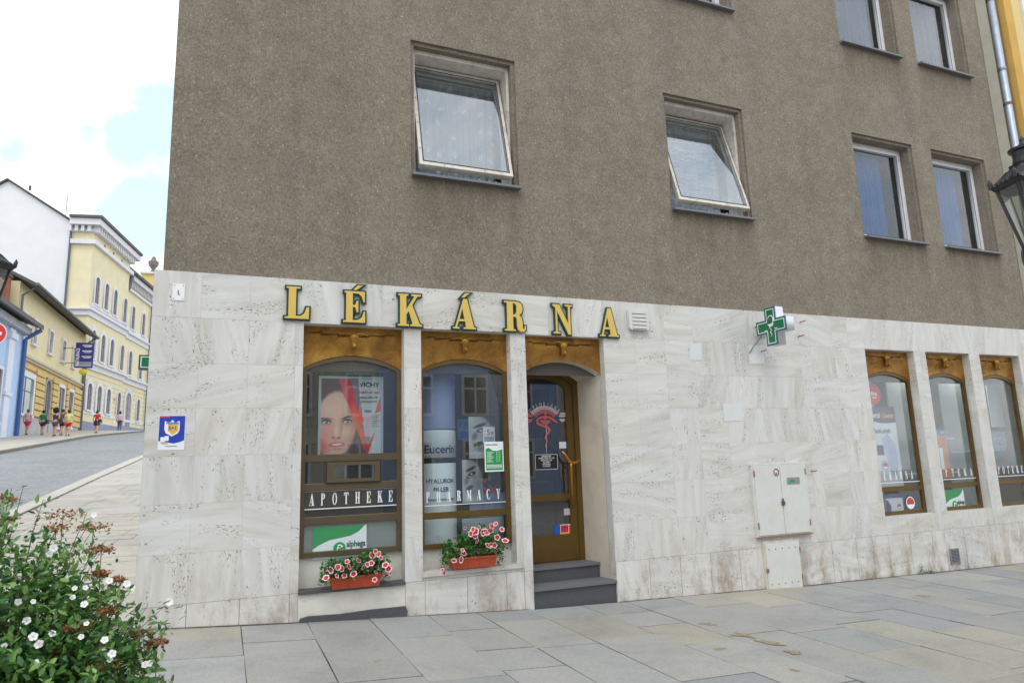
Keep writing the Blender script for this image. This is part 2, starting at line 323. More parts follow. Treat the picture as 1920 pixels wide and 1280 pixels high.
M['lightbox'] = pm('sign_casing', S(212, 214, 220), .45, .05, 4)
M['steelgrey'] = pm('brushed_metal', S(150, 152, 156), .4, .1, 20, metal=.6)
M['zinc_pipe'] = pm('galvanised_pipe', S(176, 186, 200), .4, .14, 9, metal=.25)
M['terracotta'] = pm('terracotta_plastic', S(178, 74, 44), .5, .06, 8)
M['soil'] = pm('potting_soil', S(60, 44, 32), .95, .3, 40)
M['leaf'] = leaf_mat('leaf', 0, 0)
M['stem'] = pm('shrub_stem', S(96, 76, 52), .8, .2, 30)
M['petal_white'] = pm('white_petal', S(226, 226, 224), .6, .04, 30)
M['petal_pink'] = pm('pale_pink_petal', S(238, 205, 212), .6, .08, 30)
M['petal_red'] = pm('crimson_petal', S(196, 26, 44), .6, .12, 30)
M['yellow'] = pm('flower_centre', S(220, 190, 60), .7, .1, 30)
M['patch'] = pm('white_paint_patch', S(213, 214, 213), .7, .03, 6)
M['paper'] = pm('paper', S(232, 236, 238), .5, .02, 6)
M['stain'] = pm('rusty_stain', S(144, 130, 106), .8, .22, 18)
M['skin'] = pm('skin', S(205, 160, 135), .6, .06, 12)
# ------------------------------------------------------------------ the lie of the land
SA = rad(8.448); SDX, SDY = math.sin(SA), math.cos(SA)
def interp(x, a):
    if x <= a[0][0]: return a[0][1]
    for (p, q), (r, s) in zip(a, a[1:]):
        if x <= r: return q+(s-q)*(x-p)/(r-p)
    return a[-1][1]
def g(x): return interp(x, [(-.64, .267), (.71, .176), (1.73, .117), (3.17, .036), (4.23, 0), (6.36, -.059), (7.06, -.085), (11.46, -.17), (40, -.5)])
def ramp(q): return interp(q, [(0, 0), (20, 1.95), (41.5, 3.78), (60.5, 5.15), (78.3, 5.94), (130, 7.5)])
def H(x, y): return g(x)+ramp(y*math.cos(SA)+(min(x, -.7)+.7)*math.sin(SA)) + (.008*y if y < 0 else 0)
def sl(s, l): return (CAM.x+SDX*s-SDY*l, CAM.y+SDY*s+SDX*l)
RK = [(5, 5.3), (14, 5.8), (20, 6.4), (28, 7.1), (50, 8.2), (100, 10)]
LK = [(0, 11.5), (20, 12.3), (32, 13.2), (43, 14.6), (50, 15.5), (57, 16.2), (70, 16.8), (110, 18)]
def HP(x, y):
    "surface of the raised pavement on the far side of the road"
    s = x*SDX+(y-CAM.y)*SDY; l = -x*SDY+(y-CAM.y)*SDX; k = interp(s, LK)
    return H(x, y)+.13+max(0, min(1, (l-k)/6.0))*.14
mb = MB()
xs = [-90, -60, -40, -30]+[-24+i*1.0 for i in range(24)]+[i*.8 for i in range(24)]+[22, 30, 45, 90]
ys = [-60, -40, -30]+[-24+i*1.5 for i in range(16)]+[i*2.0 for i in range(38)]+[80, 100, 140, 220]
nx = len(xs)
mb.mesh([(x, y, H(x, y)-.02) for y in ys for x in xs], [(j*nx+i, j*nx+i+1, (j+1)*nx+i+1, (j+1)*nx+i) for j in range(len(ys)-1) for i in range(nx-1)])
tag(mb.build('ground', M['ground'], smooth=True), kind='structure')
def strip(name, mat, fa, fb, s0, s1, n, hz, dz=0, m=8):
    b = MB(); vs = []
    for i in range(n+1):
        s = s0+(s1-s0)*i/n; a, c = fa(s), fb(s)
        for j in range(m+1):
            l = a+(c-a)*j/m; x, y = sl(s, l); vs.append((x, y, hz(x, y)+dz))
    b.mesh(vs, [(i*(m+1)+j, i*(m+1)+j+1, (i+1)*(m+1)+j+1, (i+1)*(m+1)+j)[::-1] for i in range(n) for j in range(m)])
    return tag(b.build(name, mat, smooth=True), kind='structure')
strip('road', M['cobble'], lambda s: interp(s, RK)-.0, lambda s: interp(s, LK), 5, 125, 75, H, .004)
strip('far_pavement', pm('worn_paving', S(178, 172, 160), .8, .14, 1.2, .004, 12), lambda s: interp(s, LK)+.14, lambda s: interp(s, LK)+13, 2, 125, 75, HP, 0)
def kerbline(name, K, off, w, h0, h1, mat, s0, s1, n):
    b = MB(); vs = []
    for i in range(n+1):
        s = s0+(s1-s0)*i/n; l = interp(s, K)+off
        for dl, dz in ((0, h0), (0, h1), (w, h1), (w, h0)):
            x, y = sl(s, l+dl); vs.append((x, y, H(x, y)+dz))
    b.mesh(vs, [(4*i+j, 4*i+j+1, 4*i+j+5, 4*i+j+4) for i in range(n) for j in range(3)])
    return tag(b.build(name, mat), kind='structure')
kerbline('far_kerb', LK, -.01, .2, -.1, .128, pm('kerb_granite', S(118, 114, 106), .8, .2, 3), 2, 125, 100)
kerbline('near_kerb', RK, -.3, .3, -.1, .03, pm('pale_kerb', S(182, 178, 168), .8, .12, 3), 5, 125, 100)
# front paving: long columns of slabs running away from the wall
rnd = random.Random(5)
def slabtint(beige):
    if rnd.random() < beige: c = rnd.choice([S(170, 167, 156), S(168, 165, 155), S(173, 168, 155)])
    else: c = rnd.choice([S(164, 165, 163), S(167, 167, 165), S(161, 163, 162), S(168, 167, 163), S(165, 167, 165), S(166, 165, 161), S(154, 156, 158)])
    k = rnd.uniform(.80, .92); return (c[0]*k, c[1]*k, c[2]*k)
mb = MB(); mb.tint = []
x = .55-.595*12
while x < 17:
    w = .595*rnd.choice([1, 1, 1, .9, 1.12]); y = -.012
    if x > 2.9: w = rnd.choice([.56, .6, .64, .66])
    prev = -.006; first = True
    while prev > -16:
        ln = rnd.choice([.6, .75, .9, 1.05, 1.3]) if not first else rnd.uniform(.4, 1.0)
        first = False; y1 = prev; y0 = prev-ln; gp = .003; dz = rnd.uniform(.006, .010); tx = rnd.uniform(-.0015, .0015)
        a, b_, c_, d_ = (x+gp, y0+gp), (x+w-gp, y0+gp), (x+w-gp, y1-gp), (x+gp, y1-gp)
        top = [(p[0]+rnd.uniform(-.004, .004), p[1]+rnd.uniform(-.004, .004), H(*p)+dz+tx*i) for i, p in enumerate((a, b_, c_, d_))]
        tt = slabtint(.13); mb.face(top, tint=tt)
        for i in range(4):
            p, q = top[i], top[(i+1) % 4]; mb.face([q, p, (p[0], p[1], p[2]-.03), (q[0], q[1], q[2]-.03)], tint=tuple(c*.7 for c in tt))
        prev = y0
    x += w
tag(mb.build('pavement', M['slab']), kind='structure')
mb = MB()
s = 7.3
while s < 62:
    w = rnd.choice([.32, .4, .45, .5]); l0 = interp(s, RK)-.32
    l = l0
    lw_ = .72+.149*s+.02
    while l > lw_:
        ln = rnd.choice([.6, .8, 1.0, 1.2]); a = max(l-ln, lw_); gp = .005
        pts = [sl(s+gp, l-gp), sl(s+w-gp, l-gp), sl(s+w-gp, a+gp), sl(s+gp, a+gp)]
        c = rnd.choice([S(186, 182, 172), S(183, 179, 170), S(178, 174, 165), S(188, 182, 170), S(182, 180, 174)]); k = rnd.uniform(.93, 1.0)
        if max(p[1] for p in pts) > .02 and min(p[0] for p in pts) < 1.5+s*.1:
            mb.face([(p[0], p[1], H(*p)+.008+rnd.uniform(0, .004)) for p in pts][::-1], tint=tuple(q*k for q in c[:3]))
        l = a
    s += w
tag(mb.build('side_street_pavement', M['slab']), kind='structure')
# rust coloured spots on the slabs
def groundpt(px, py):
    r = RI*(px-960)/F_PX + UP*(640-py)/F_PX + FW; t = 1.0
    for _ in range(30): t = (H(CAM.x+r.x*t, CAM.y+r.y*t)-CAM.z)/r.z
    return CAM.x+r.x*t, CAM.y+r.y*t
mb = MB()
for px, py, a, b_, rz in ((1328, 1171, .20, .06, 1.2), (1395, 1192, .22, .06, 1.2), (1440, 1206, .25, .055, 1.2), (1486, 1224, .13, .05, 1.2), (1732, 1118, .14, .06, .3), (704, 1240, .1, .05, .1), (1490, 1258, .08, .02, 1.3), (1350, 1218, .12, .03, 0)):
    cx, cy = groundpt(px, py); pts = []
    for i in range(36):
        t = 2*math.pi*i/36; k = 1+.75*noise.noise((math.cos(t)*1.8+px, math.sin(t)*1.8, 0))+.3*noise.noise((math.cos(t)*5+px, math.sin(t)*5, 4)); u, v = a*.5*math.cos(t)*k, b_*math.sin(t)*k
        X, Y = cx+u*math.cos(-rz)-v*math.sin(-rz), cy+u*math.sin(-rz)+v*math.cos(-rz); pts.append((X, Y, H(X, Y)+.0118))
    mb.face(pts)
tag(mb.build('pavement_stains', M['stain']), kind='structure')
# ------------------------------------------------------------------ the pharmacy building
B = empty('pharmacy_building', (0, 0, 0), 0, 'corner building with brown roughcast upper floors above a pale travertine shopfront', 'building')
YP, TOPZ, XL, XR = .06, 12.5, -.63, 12.72
ZT = 3.575
WIN = {'a': (1.86, 3.21, 4.955, 6.645), 'b': (5.45, 6.84, 4.955, 6.645), 'c': (9.04, 10.41, 4.93, 6.645), 'd': (10.87, 12.25, 4.93, 6.645),
       'e': (9.04, 10.43, 8.25, 9.95), 'f': (10.87, 12.25, 8.25, 9.95), 'g': (5.45, 6.84, 8.25, 9.95), 'h': (1.86, 3.21, 8.25, 9.95)}
def wallgrid(mb, x0, x1, z0, z1, holes, y, m=0):
    X = sorted({x0, x1}|{h[0] for h in holes}|{h[1] for h in holes}); Z = sorted({z0, z1}|{h[2] for h in holes}|{h[3] for h in holes})
    X = [v for v in X if x0 <= v <= x1]; Z = [v for v in Z if z0 <= v <= z1]
    for a, b in zip(X, X[1:]):
        for c, d in zip(Z, Z[1:]):
            mx_, mz = (a+b)/2, (c+d)/2
            if any(h[0] < mx_ < h[1] and h[2] < mz < h[3] for h in holes): continue
            mb.face([(a, y, c), (b, y, c), (b, y, d), (a, y, d)], m)
mb = MB(); wallgrid(mb, XL, XR, ZT, TOPZ, list(WIN.values()), YP)
for (a, b, c, d) in WIN.values():
    e = .045; yb = YP+.035; yr = YP+.31
    # the stepped edge round each opening, then the reveal
    for (p, q) in (((a, c), (a, d)), ((a, d), (b, d)), ((b, d), (b, c))):
        mb.face([(p[0], YP, p[1]), (q[0], YP, q[1]), (q[0], yb, q[1]), (p[0], yb, p[1])])
    ia, ib, id_ = a+e, b-e, d-e
    mb.face([(a, yb, c), (ia, yb, c), (ia, yb, id_), (a, yb, d)]); mb.face([(ib, yb, c), (b, yb, c), (b, yb, d), (ib, yb, id_)]); mb.face([(ia, yb, id_), (ib, yb, id_), (b, yb, d), (a, yb, d)])
    mb.face([(ia, yb, c), (ia, yr, c), (ia, yr, id_), (ia, yb, id_)]); mb.face([(ib, yb, c), (ib, yb, id_), (ib, yr, id_), (ib, yr, c)])
    mb.face([(ia, yb, id_), (ia, yr, id_), (ib, yr, id_), (ib, yb, id_)]); mb.face([(ia, yb, c), (ib, yb, c), (ib, yr, c), (ia, yr, c)])
dx = math.tan(SA)*11
mb.face([(XL, 11, ZT), (XL, YP, ZT), (XL, YP, TOPZ), (XL, 11, TOPZ)])   # side wall up the street
mb.face([(XL, 11, TOPZ), (XL, YP, TOPZ), (XR, YP, TOPZ), (XR, 11, TOPZ)]); mb.face([(XL, 11, ZT), (XL, 11, TOPZ), (XR, 11, TOPZ), (XR, 11, -.4), (XL, 11, -.4)])
mb.build('roughcast_wall', M['plaster'], B)
mb = MB(); wallgrid(mb, XR+.002, 13.04, ZT-.3, TOPZ, [], YP-.012); mb.face([(XR+.002, YP-.012, ZT), (XR+.002, YP+.1, ZT), (XR+.002, YP+.1, TOPZ), (XR+.002, YP-.012, TOPZ)]); mb.box(13.04, 13.42, .18, 1.5, 0, TOPZ)
mb.build('smooth_plaster_strip', pm('smooth_plaster', S(150, 145, 130), .9, .1, 3, .002, 60), B)
# travertine cladding, slab by slab
HOLES = [(.70, 1.75, -9, 3.11), (1.94, 3.0, .53, 3.11), (3.19, 4.24, -9, 3.10), (8.67, 9.70, .70, 3.11), (9.96, 10.97, .70, 3.11), (11.22, 12.22, .70, 3.11), (12.47, 12.6, .7, 3.11)]
HOLES = HOLES[:-1]
def sub(rects, h):
    out = []
    for (a, b, c, d) in rects:
        if h[0] >= b or h[1] <= a or h[2] >= d or h[3] <= c: out.append((a, b, c, d)); continue
        if h[0] > a: out.append((a, h[0], c, d))
        if h[1] < b: out.append((h[1], b, c, d))
        a2, b2 = max(a, h[0]), min(b, h[1])
        if h[2] > c: out.append((a2, b2, c, h[2]))
        if h[3] < d: out.append((a2, b2, h[3], d))
    return out
rt = random.Random(3); GOFF = {}
def stuv(pts, vert, ox, oy):
    "uv in metres, u along the veins"
    return [((p[1]+oy, p[0]+ox) if vert else (p[0]+ox, p[1]+oy)) for p in pts]
def slabface(mb, q3, q2, vert, tint, grp=None):
    if grp is None: grp = (rt.uniform(-.35, .35), rt.uniform(0, 50), rt.uniform(0, 50))
    c, s = math.cos(grp[0]), math.sin(grp[0])
    pts = [(x*c-z*s, x*s+z*c) for x, z in q2]
    mb.face(q3, uv=stuv(pts, vert, grp[1], grp[2]), tint=tint)
def stint():
    k = rt.uniform(.955, 1.01); w = rt.uniform(-.008, .010); return (k*(1+w), k, k*(1-w*1.3))
mb = MB(); back = MB(); cols = [-.70, -.275, .175, .62, 1.07, 1.52, 1.96, 2.42, 2.87, 3.08, 3.5, 3.92, 4.24, 4.70, 5.14, 5.59, 6.04, 6.49, 6.94, 7.40, 7.60, 8.05, 8.36, 8.67, 9.1, 9.55, 9.83, 10.25, 10.7, 11.09, 11.55, 12.0, 12.35, 12.9]
rows = [-.45, .455, .90, 1.345, 1.785, 2.235, 2.67, 3.115, 3.575]
CH = {}
for j in range(len(rows)):
    left = 0
    for i in range(len(cols)):
        if left <= 0: left = rt.choice([1, 1, 2, 2, 3]); cur = (rt.uniform(-.3, .3), rt.uniform(0, 50), rt.uniform(0, 50)); cv = (rt.random() < (.25 if j == 8 else .5))
        CH[i, j] = (cv, cur); left -= 1
for i, (a, b) in enumerate(zip(cols, cols[1:])):
    for j, (c, d) in enumerate(zip(rows, rows[1:])):
        cc, dd = c, d
        rs = [(a, b, cc, dd)]
        for h in HOLES: rs = sub(rs, h)
        for (p, q, r, s_) in rs:
            if q-p < .01 or s_-r < .01: continue
            gp = .0005 if j > 0 else .0028; y = rt.uniform(-.0006, .0006) if j > 0 else rt.uniform(-.002, .002); tt = stint(); ver, gr_ = CH[i, j]
            P4 = [(p+gp, r+gp), (q-gp, r+gp), (q-gp, s_-gp), (p+gp, s_-gp)]
            slabface(mb, [(u, y, v) for u, v in P4], P4, ver, tt, gr_)
            for k in range(4):
                u, v = P4[k], P4[(k+1) % 4]; mb.face([(v[0], y, v[1]), (u[0], y, u[1]), (u[0], .012, u[1]), (v[0], .012, v[1])], uv=[(0, 0), (.1, 0), (.1, .01), (0, .01)], tint=tt)
wallgrid(back, -.69, 12.9, -.45, 3.57, HOLES, .008)
# returns of the openings (jambs and soffits) and the corner
def jamb(x, z0, z1, y0, y1, face):
    z = z0
    while z < z1-.02:
        e = min(z+.445, z1) if z1-z > .6 else z1
        q = [(x, y0, z), (x, y1, z), (x, y1, e), (x, y0, e)]
        if face < 0: q = q[::-1]
        slabface(mb, q, [(p[1], p[2]) for p in q], rt.random() < .5, stint()); z = e
def soff(x0, x1, z, y0, y1, down=True):
    q = [(x0, y0, z), (x0, y1, z), (x1, y1, z), (x1, y0, z)]
    if not down: q = q[::-1]
    slabface(mb, q, [(p[0], p[1]) for p in q], False, stint())
for (a, b, c, d) in HOLES:
    c2 = max(c, -.3); dp = .19 if a != 3.19 else .13
    if a == .70: c2 = .46
    jamb(a, c2, d, .002, dp, -1); jamb(b, c2, d, .002, dp, 1); soff(a, b, d, .002, dp)
for j, (c, d) in enumerate(zip(rows, rows[1:])):
    y = .0
    while y < 11:
        e = y+.45; q = [(-.70, e, c), (-.70, y, c), (-.70, y, d), (-.70, e, d)]
        slabface(mb, q, [(p[1], p[2]) for p in q], rt.random() < .5, stint()); y = e
mb.face([(-.70, 0, ZT), (12.9, 0, ZT), (12.9, .07, ZT), (-.70, .07, ZT)], uv=[(0, 0), (1, 0), (1, .1), (0, .1)], tint=(.9, .9, .9)); mb.face([(-.70, 0, ZT), (-.62, 0, ZT), (-.62, 11, ZT), (-.7, 11, ZT)][::-1], uv=[(0, 0)]*4, tint=(.9,)*3)
mb.face([(12.9, 0, -.45), (12.9, .3, -.45), (12.9, .3, ZT), (12.9, 0, ZT)], uv=[(0, 0), (1, 0), (1, 4), (0, 4)], tint=(.9,)*3)
# ledges below the right hand windows and below bay 2
for (a, b, c, d) in HOLES[3:]:
    q = [(a, .0, c), (b, .0, c), (b, .19, c), (a, .19, c)]; slabface(mb, q, [(p[0], p[1]) for p in q], False, stint())
q = [(1.94, -.02, .532), (3.0, -.02, .532), (3.0, .19, .532), (1.94, .19, .532)]; slabface(mb, q, [(p[0], p[1]) for p in q], False, stint())
q = [(1.93, -.02, .49), (3.08, -.02, .49), (3.08, -.02, .532), (1.93, -.02, .532)]; slabface(mb, q, [(p[0], p[2]) for p in q], False, stint()); q = [(1.93, -.001, .489), (3.08, -.001, .489), (3.08, -.02, .489), (1.93, -.02, .489)]; slabface(mb, q, [(p[0], p[1]) for p in q], False, stint())
q = [(1.94, .165, .53), (3.0, .165, .53), (3.0, .165, .76), (1.94, .165, .76)]; slabface(mb, q, [(p[0], p[2]) for p in q], False, stint())
mb.build('travertine_cladding', M['trav'], B); back.build('joint_mortar', M['mortar'], B)
# white panel, slate ledge and plinth strip under bay 1
mb = MB(); mb.face([(.70, .001, -.3), (1.75, .001, -.3), (1.75, .001, .44), (.70, .001, .44)]); mb.face([(.70, .165, .46), (1.75, .165, .46), (1.75, .165, .78), (.70, .165, .78)])
mb.build('rendered_panel', M['white_render'], B)
mb = MB(); mb.box(.701, 1.749, -.03, .166, .437, .465); mb.build('slate_ledge', M['granite'], B)
mb = MB(); v = [(.68, .10), (.9, .10), (1.75, .06), (1.77, .18), (1.75, .228), (1.4, .232), (1.1, .222), (.80, .235), (.72, .22)]
mb.prism(v, -.025, .0, 0); mb.build('dark_plinth_strip', M['granite'], B)
# grit and dirt gathered along the foot of the wall
mb = MB(); prev = None
for k in range(230):
    x = -.72+k*.06; w_ = .012+.03*max(0, noise.noise((x*1.7, 3, 0))+.25)+.008*noise.noise((x*9, 0, 0)); p = [(x, .004, H(x, 0)+.013), (x, -w_, H(x, 0)+.013)]
    if prev and not (3.16 < x < 4.27): mb.face([prev[1], p[1], p[0], prev[0]])
    prev = p
tag(mb.build('pavement_dirt', pm('gritty_dirt', S(96, 84, 68), .95, .35, 30, .002, 90)), kind='structure')
# ---- shop bays
def arc(x0, x1, zs, zt, n=20):
    "arch from (x0,zs) over zt to (x1,zs)"
    w = (x1-x0)/2; h = zt-zs; R = (w*w+h*h)/(2*h); cx = (x0+x1)/2; cz = zt-R; a0 = math.asin(w/R)
    return [(cx+R*math.sin(-a0+2*a0*i/n), cz+R*math.cos(-a0+2*a0*i/n)) for i in range(n+1)]
def rect(a, b, c, d): return [(a, c), (b, c), (b, d), (a, d)]
def ram_head(parent, cx, z, y):
    b = MB()
    prof = [(.0, -.115), (.022, -.112), (.03, -.09), (.027, -.06), (.034, -.03), (.046, .0), (.05, .02), (.042, .045), (.024, .06), (0, .066)]
    n = 12; vs = []; fs = []
    for r, dz in prof:
        for j in range(n):
            a = math.pi*2*j/n; dep = .8 if math.sin(a) < 0 else .4
            vs.append((cx+r*math.cos(a), y-.005+r*math.sin(a)*dep*1.3-.02*(1-abs(dz)/.12), z+dz))
    k = len(prof); fs = [(i*n+j, i*n+(j+1) % n, (i+1)*n+(j+1) % n, (i+1)*n+j) for i in range(k-1) for j in range(n)]
    b.mesh(vs, fs)
    for sg in (-1, 1):
        b.tube([(cx+sg*t*.15, y-.03+.02*t, z+.03+.028*math.sin(t*math.pi)-.0*t) for t in [i/7 for i in range(8)]], [.015, .016, .015, .013, .011, .009, .006, .003], 7)
        b.tube([(cx+sg*(.02+.03*t), y-.045, z+.01-.02*t) for t in (0, .5, 1)], [.008, .012, .003], 6)
    b.tube([(cx, y-.05, z-.06), (cx, y-.062, z-.085), (cx, y-.05, z-.105)], [.014, .02, .013], 8)
    return b.build('animal_head_ornament', M['brass'], parent, smooth=True)
def lintel(parent, a, b, zs, zt, top, y, th=.03):
    out = [(a, top), (a, zs)]+arc(a, b, zs, zt)+[(b, top)]
    # dished sheet: relief swells from a horizontal crease below the top edge
    nxp, nz = 36, 14; mb = MB(); vs = []
    A = arc(a, b, zs, zt, nxp)
    for i in range(nxp+1):
        x = a+(b-a)*i/nxp; zb = interp(x, A)
        for j in range(nz+1):
            z = zb+(top-zb)*j/nz; u = abs(2*i/nxp-1); crease = top-.075-.035*(1-u)**2
            d = 0
            if z < crease: d = .035*math.exp(-((crease-z)/.10)**2)*max(0, 1-u**3)
            vs.append((x, y-d, z))
    mb.mesh(vs, [(i*(nz+1)+j, (i+1)*(nz+1)+j, (i+1)*(nz+1)+j+1, i*(nz+1)+j+1) for i in range(nxp) for j in range(nz)])
    o = mb.build('bronze_lintel_panel', M['brass'], parent)
    mb = MB()
    for sg in (-1, 1):
        cx = (a+b)/2; w = (b-a)/2
        mb.tube([(cx+sg*w*t, y-.012-.022*(1-t)**1, top-.072-.036*(1-t)**2+.0*t) for t in [.16+.68*i/9 for i in range(10)]], [.006, .006, .005, .005, .005, .004, .004, .003, .003, .002], 5)
    mb.build('relief_line', pm('dark_bronze_line', S(84, 52, 20), .6, .1, 5, metal=.3), o)
    ram_head(o, (a+b)/2, zt+(top-zt)*.58, y-.03)
    return o
def bay(a, b, zb, zs, zt, rails, mat, label=None):
    y = .125; e = .05
    outer = [(a+.004, zb)]+arc(a+.004, b-.004, zs, zt)+[(b-.004, zb)]
    holes = []
    edges = [zb+.05]+[v for r in rails for v in r]
    lows = [zb+.05]+[r[1] for r in rails]; highs = [r[0] for r in rails]+[None]
    for lo, hi in zip(lows, highs):
        if hi is None: holes.append([(a+e, lo)]+arc(a+e, b-e, zs-.012, zt-.045)+[(b-e, lo)])
        else: holes.append(rect(a+e, b-e, lo, hi))
    w = f = linkb('shop_window', curvemesh([outer]+holes, .05), mat, B, (0, y, 0))
    if label: w['label'] = label
    # slim inner bead
    bead = MB()
    for h in holes:
        n = len(h)
        for i in range(n):
            p, q = h[i], h[(i+1) % n]; bead.tube([(p[0], y+.012, p[1]), (q[0], y+.012, q[1])], .007, 5)
    bead.build('glazing_bead', mat, f)
    g_ = link('pane', curvemesh([[(a+.02, zb+.02)]+arc(a+.02, b-.02, zs-.01, zt-.02)+[(b-.02, zb+.02)]], .004), M['glass'], w, (0, y+.024, 0))
    lintel(B, a, b, zs, zt+.005, 3.11, .12)
    return w
ZS, ZA = 2.655, 2.80
w1 = bay(.70, 1.75, .757, ZS, ZA, [(1.075, 1.145), (1.41, 1.475), (1.70, 1.765)], M['frame_dull'], 'dull brown window frame with a service hatch across its middle')
w2 = bay(1.94, 3.0, .745, ZS, ZA, [(1.06, 1.118)], M['frame_gold'])
w3 = bay(8.67, 9.70, .70, ZS, ZA, [(1.04, 1.10)], M['frame_gold'])
w4 = bay(9.96, 10.97, .70, ZS, ZA, [(1.04, 1.10)], M['frame_gold'])
w5 = bay(11.22, 12.22, .70, ZS, ZA, [(1.04, 1.10)], M['frame_gold'])
# service hatch in bay 1
mb = MB(); y = .118
for r in (rect(.76, .775, 1.475, 1.70),): pass
mb.box(.95, 1.005, .13, .16, 1.478, 1.698); mb.build('hatch_post', M['frame_dull'], w1)
mb = MB(); mb.box(1.48, 1.53, .13, .16, 1.478, 1.698); mb.build('hatch_post', M['frame_dull'], w1)
hf = linkb('service_hatch', curvemesh([rect(.965, 1.515, 1.482, 1.695), rect(1.03, 1.455, 1.52, 1.655)], .035), M['frame_dull'], B, (0, .104, 0))
link('hatch_seal', curvemesh([rect(.961, 1.519, 1.478, 1.699), rect(.968, 1.512, 1.485, 1.692)], .002), M['black'], hf, (0, .102, 0))
link('hatch_pane', curvemesh([rect(1.03, 1.455, 1.52, 1.655)], .004), M['glass'], hf, (0, .124, 0))
# lettering on the glass
def circ(cx, cy, rx, ry, a0=0, a1=360, n=24): return [(cx+rx*math.cos(rad(a0+(a1-a0)*i/n)), cy+ry*math.sin(rad(a0+(a1-a0)*i/n))) for i in range(n+(0 if a1-a0 == 360 else 1))][: n if a1-a0 == 360 else n+1]
G = {
'L': [[(0,0),(0,.05),(.1,.06),(.1,.94),(.04,.95),(.04,1),(.43,1),(.43,.95),(.315,.94),(.315,.08),(.45,.09),(.56,.17),(.62,.37),(.70,.37),(.69,0)]],
'E': [[(0,0),(0,.05),(.09,.06),(.09,.94),(.04,.95),(.04,1),(.66,1),(.66,.66),(.62,.66),(.56,.85),(.47,.93),(.29,.94),(.29,.56),(.37,.57),(.41,.70),(.46,.70),(.46,.33),(.41,.33),(.37,.48),(.29,.5),(.29,.07),(.45,.08),(.57,.17),(.63,.36),(.67,.36),(.67,0)]],
'K': [[(0,0),(0,.05),(.08,.06),(.08,.94),(.02,.95),(.02,1),(.36,1),(.36,.95),(.29,.94),(.29,.52),(.56,.93),(.46,.95),(.46,1),(.78,1),(.78,.95),(.66,.93),(.49,.66),(.74,.07),(.82,.05),(.82,0),(.42,0),(.42,.05),(.50,.07),(.37,.46),(.29,.36),(.29,.06),(.37,.05),(.37,0)]],
'A': [[(0,0),(0,.05),(.08,.06),(.37,1),(.50,1),(.72,.06),(.79,.05),(.79,0),(.36,0),(.36,.05),(.45,.06),(.42,.25),(.20,.25),(.14,.06),(.22,.05),(.22,0)],[(.225,.32),(.405,.32),(.325,.68)]],
'R': [[(0,0),(0,.05),(.09,.06),(.09,.94),(0,.95),(0,1),(.42,1),(.55,.97),(.63,.89),(.65,.76),(.62,.63),(.52,.54),(.60,.47),(.63,.36),(.64,.12),(.67,.06),(.70,.10),(.71,.19),(.75,.19),(.74,.06),(.67,-.01),(.55,-.01),(.46,.06),(.43,.2),(.43,.4),(.40,.47),(.30,.49),(.30,.06),(.38,.05),(.38,0)],[(.30,.55),(.30,.94),(.38,.93),(.43,.85),(.43,.65),(.38,.57)]],
'N': [[(0,0),(0,.05),(.1,.06),(.1,.88),(0,.95),(0,1),(.25,1),(.58,.33),(.58,.94),(.47,.95),(.47,1),(.74,1),(.74,.95),(.66,.94),(.66,-.02),(.56,-.02),(.16,.78),(.16,.06),(.26,.05),(.26,0)]],
'P': [[(0,0),(0,.05),(.08,.06),(.08,.94),(0,.95),(0,1),(.42,1),(.55,.95),(.6,.86),(.61,.74),(.57,.6),(.46,.52),(.27,.5),(.27,.06),(.36,.05),(.36,0)],[(.27,.56),(.27,.94),(.37,.92),(.41,.83),(.41,.66),(.36,.57)]],
'O': [circ(.35,.5,.35,.52),circ(.35,.5,.17,.46)],
'T': [[(.18,0),(.18,.05),(.26,.06),(.26,.94),(.15,.9),(.06,.72),(0,.72),(0,1),(.7,1),(.7,.72),(.64,.72),(.56,.9),(.45,.94),(.45,.06),(.53,.05),(.53,0)]],
'H': [[(0,0),(0,.05),(.08,.06),(.08,.94),(0,.95),(0,1),(.34,1),(.34,.95),(.26,.94),(.26,.54),(.48,.54),(.48,.94),(.4,.95),(.4,1),(.74,1),(.74,.95),(.66,.94),(.66,.06),(.74,.05),(.74,0),(.4,0),(.4,.05),(.48,.06),(.48,.47),(.26,.47),(.26,.06),(.34,.05),(.34,0)]],
'M': [[(0,0),(0,.05),(.08,.06),(.08,.94),(0,.95),(0,1),(.24,1),(.43,.4),(.62,1),(.86,1),(.86,.95),(.78,.94),(.78,.06),(.86,.05),(.86,0),(.52,0),(.52,.05),(.6,.06),(.6,.78),(.38,0),(.34,0),(.13,.8),(.13,.06),(.2,.05),(.2,0)]],
'C': [circ(.36,.5,.36,.52,40,320,20)+circ(.38,.5,.19,.46,320,40,20)],
'Y': [[(.2,0),(.2,.05),(.27,.06),(.27,.42),(.07,.94),(0,.95),(0,1),(.34,1),(.34,.95),(.27,.94),(.42,.5),(.56,.93),(.48,.95),(.48,1),(.74,1),(.74,.95),(.67,.94),(.46,.44),(.46,.06),(.53,.05),(.53,0)]]}
ACC = [(.30,1.045),(.44,1.20),(.60,1.20),(.40,1.045)]
def serif(name, word, x0, x1, z, h, y, mat, parent, w=.62, accents=()):
    "condensed serif word spread evenly between x0 and x1"
    ms = []; n = len(word); pitch = (x1-x0-h*w)/(n-1)
    for i, ch in enumerate(word):
        k = w*h/.75
        o = [[(p[0]*k, p[1]*h) for p in q] for q in G[ch]]
        if i in accents: o.append([(p[0]*k, p[1]*h) for p in ACC])
        ms.append((curvemesh(o, .0015), T((x0+pitch*i, y, z))))
    for me, Mt in ms: me.transform(Mt); link('letter', me, mat, parent)
wl = pm('white_glass_lettering', S(232, 234, 236), .5, .03, 8)
GY = .1445
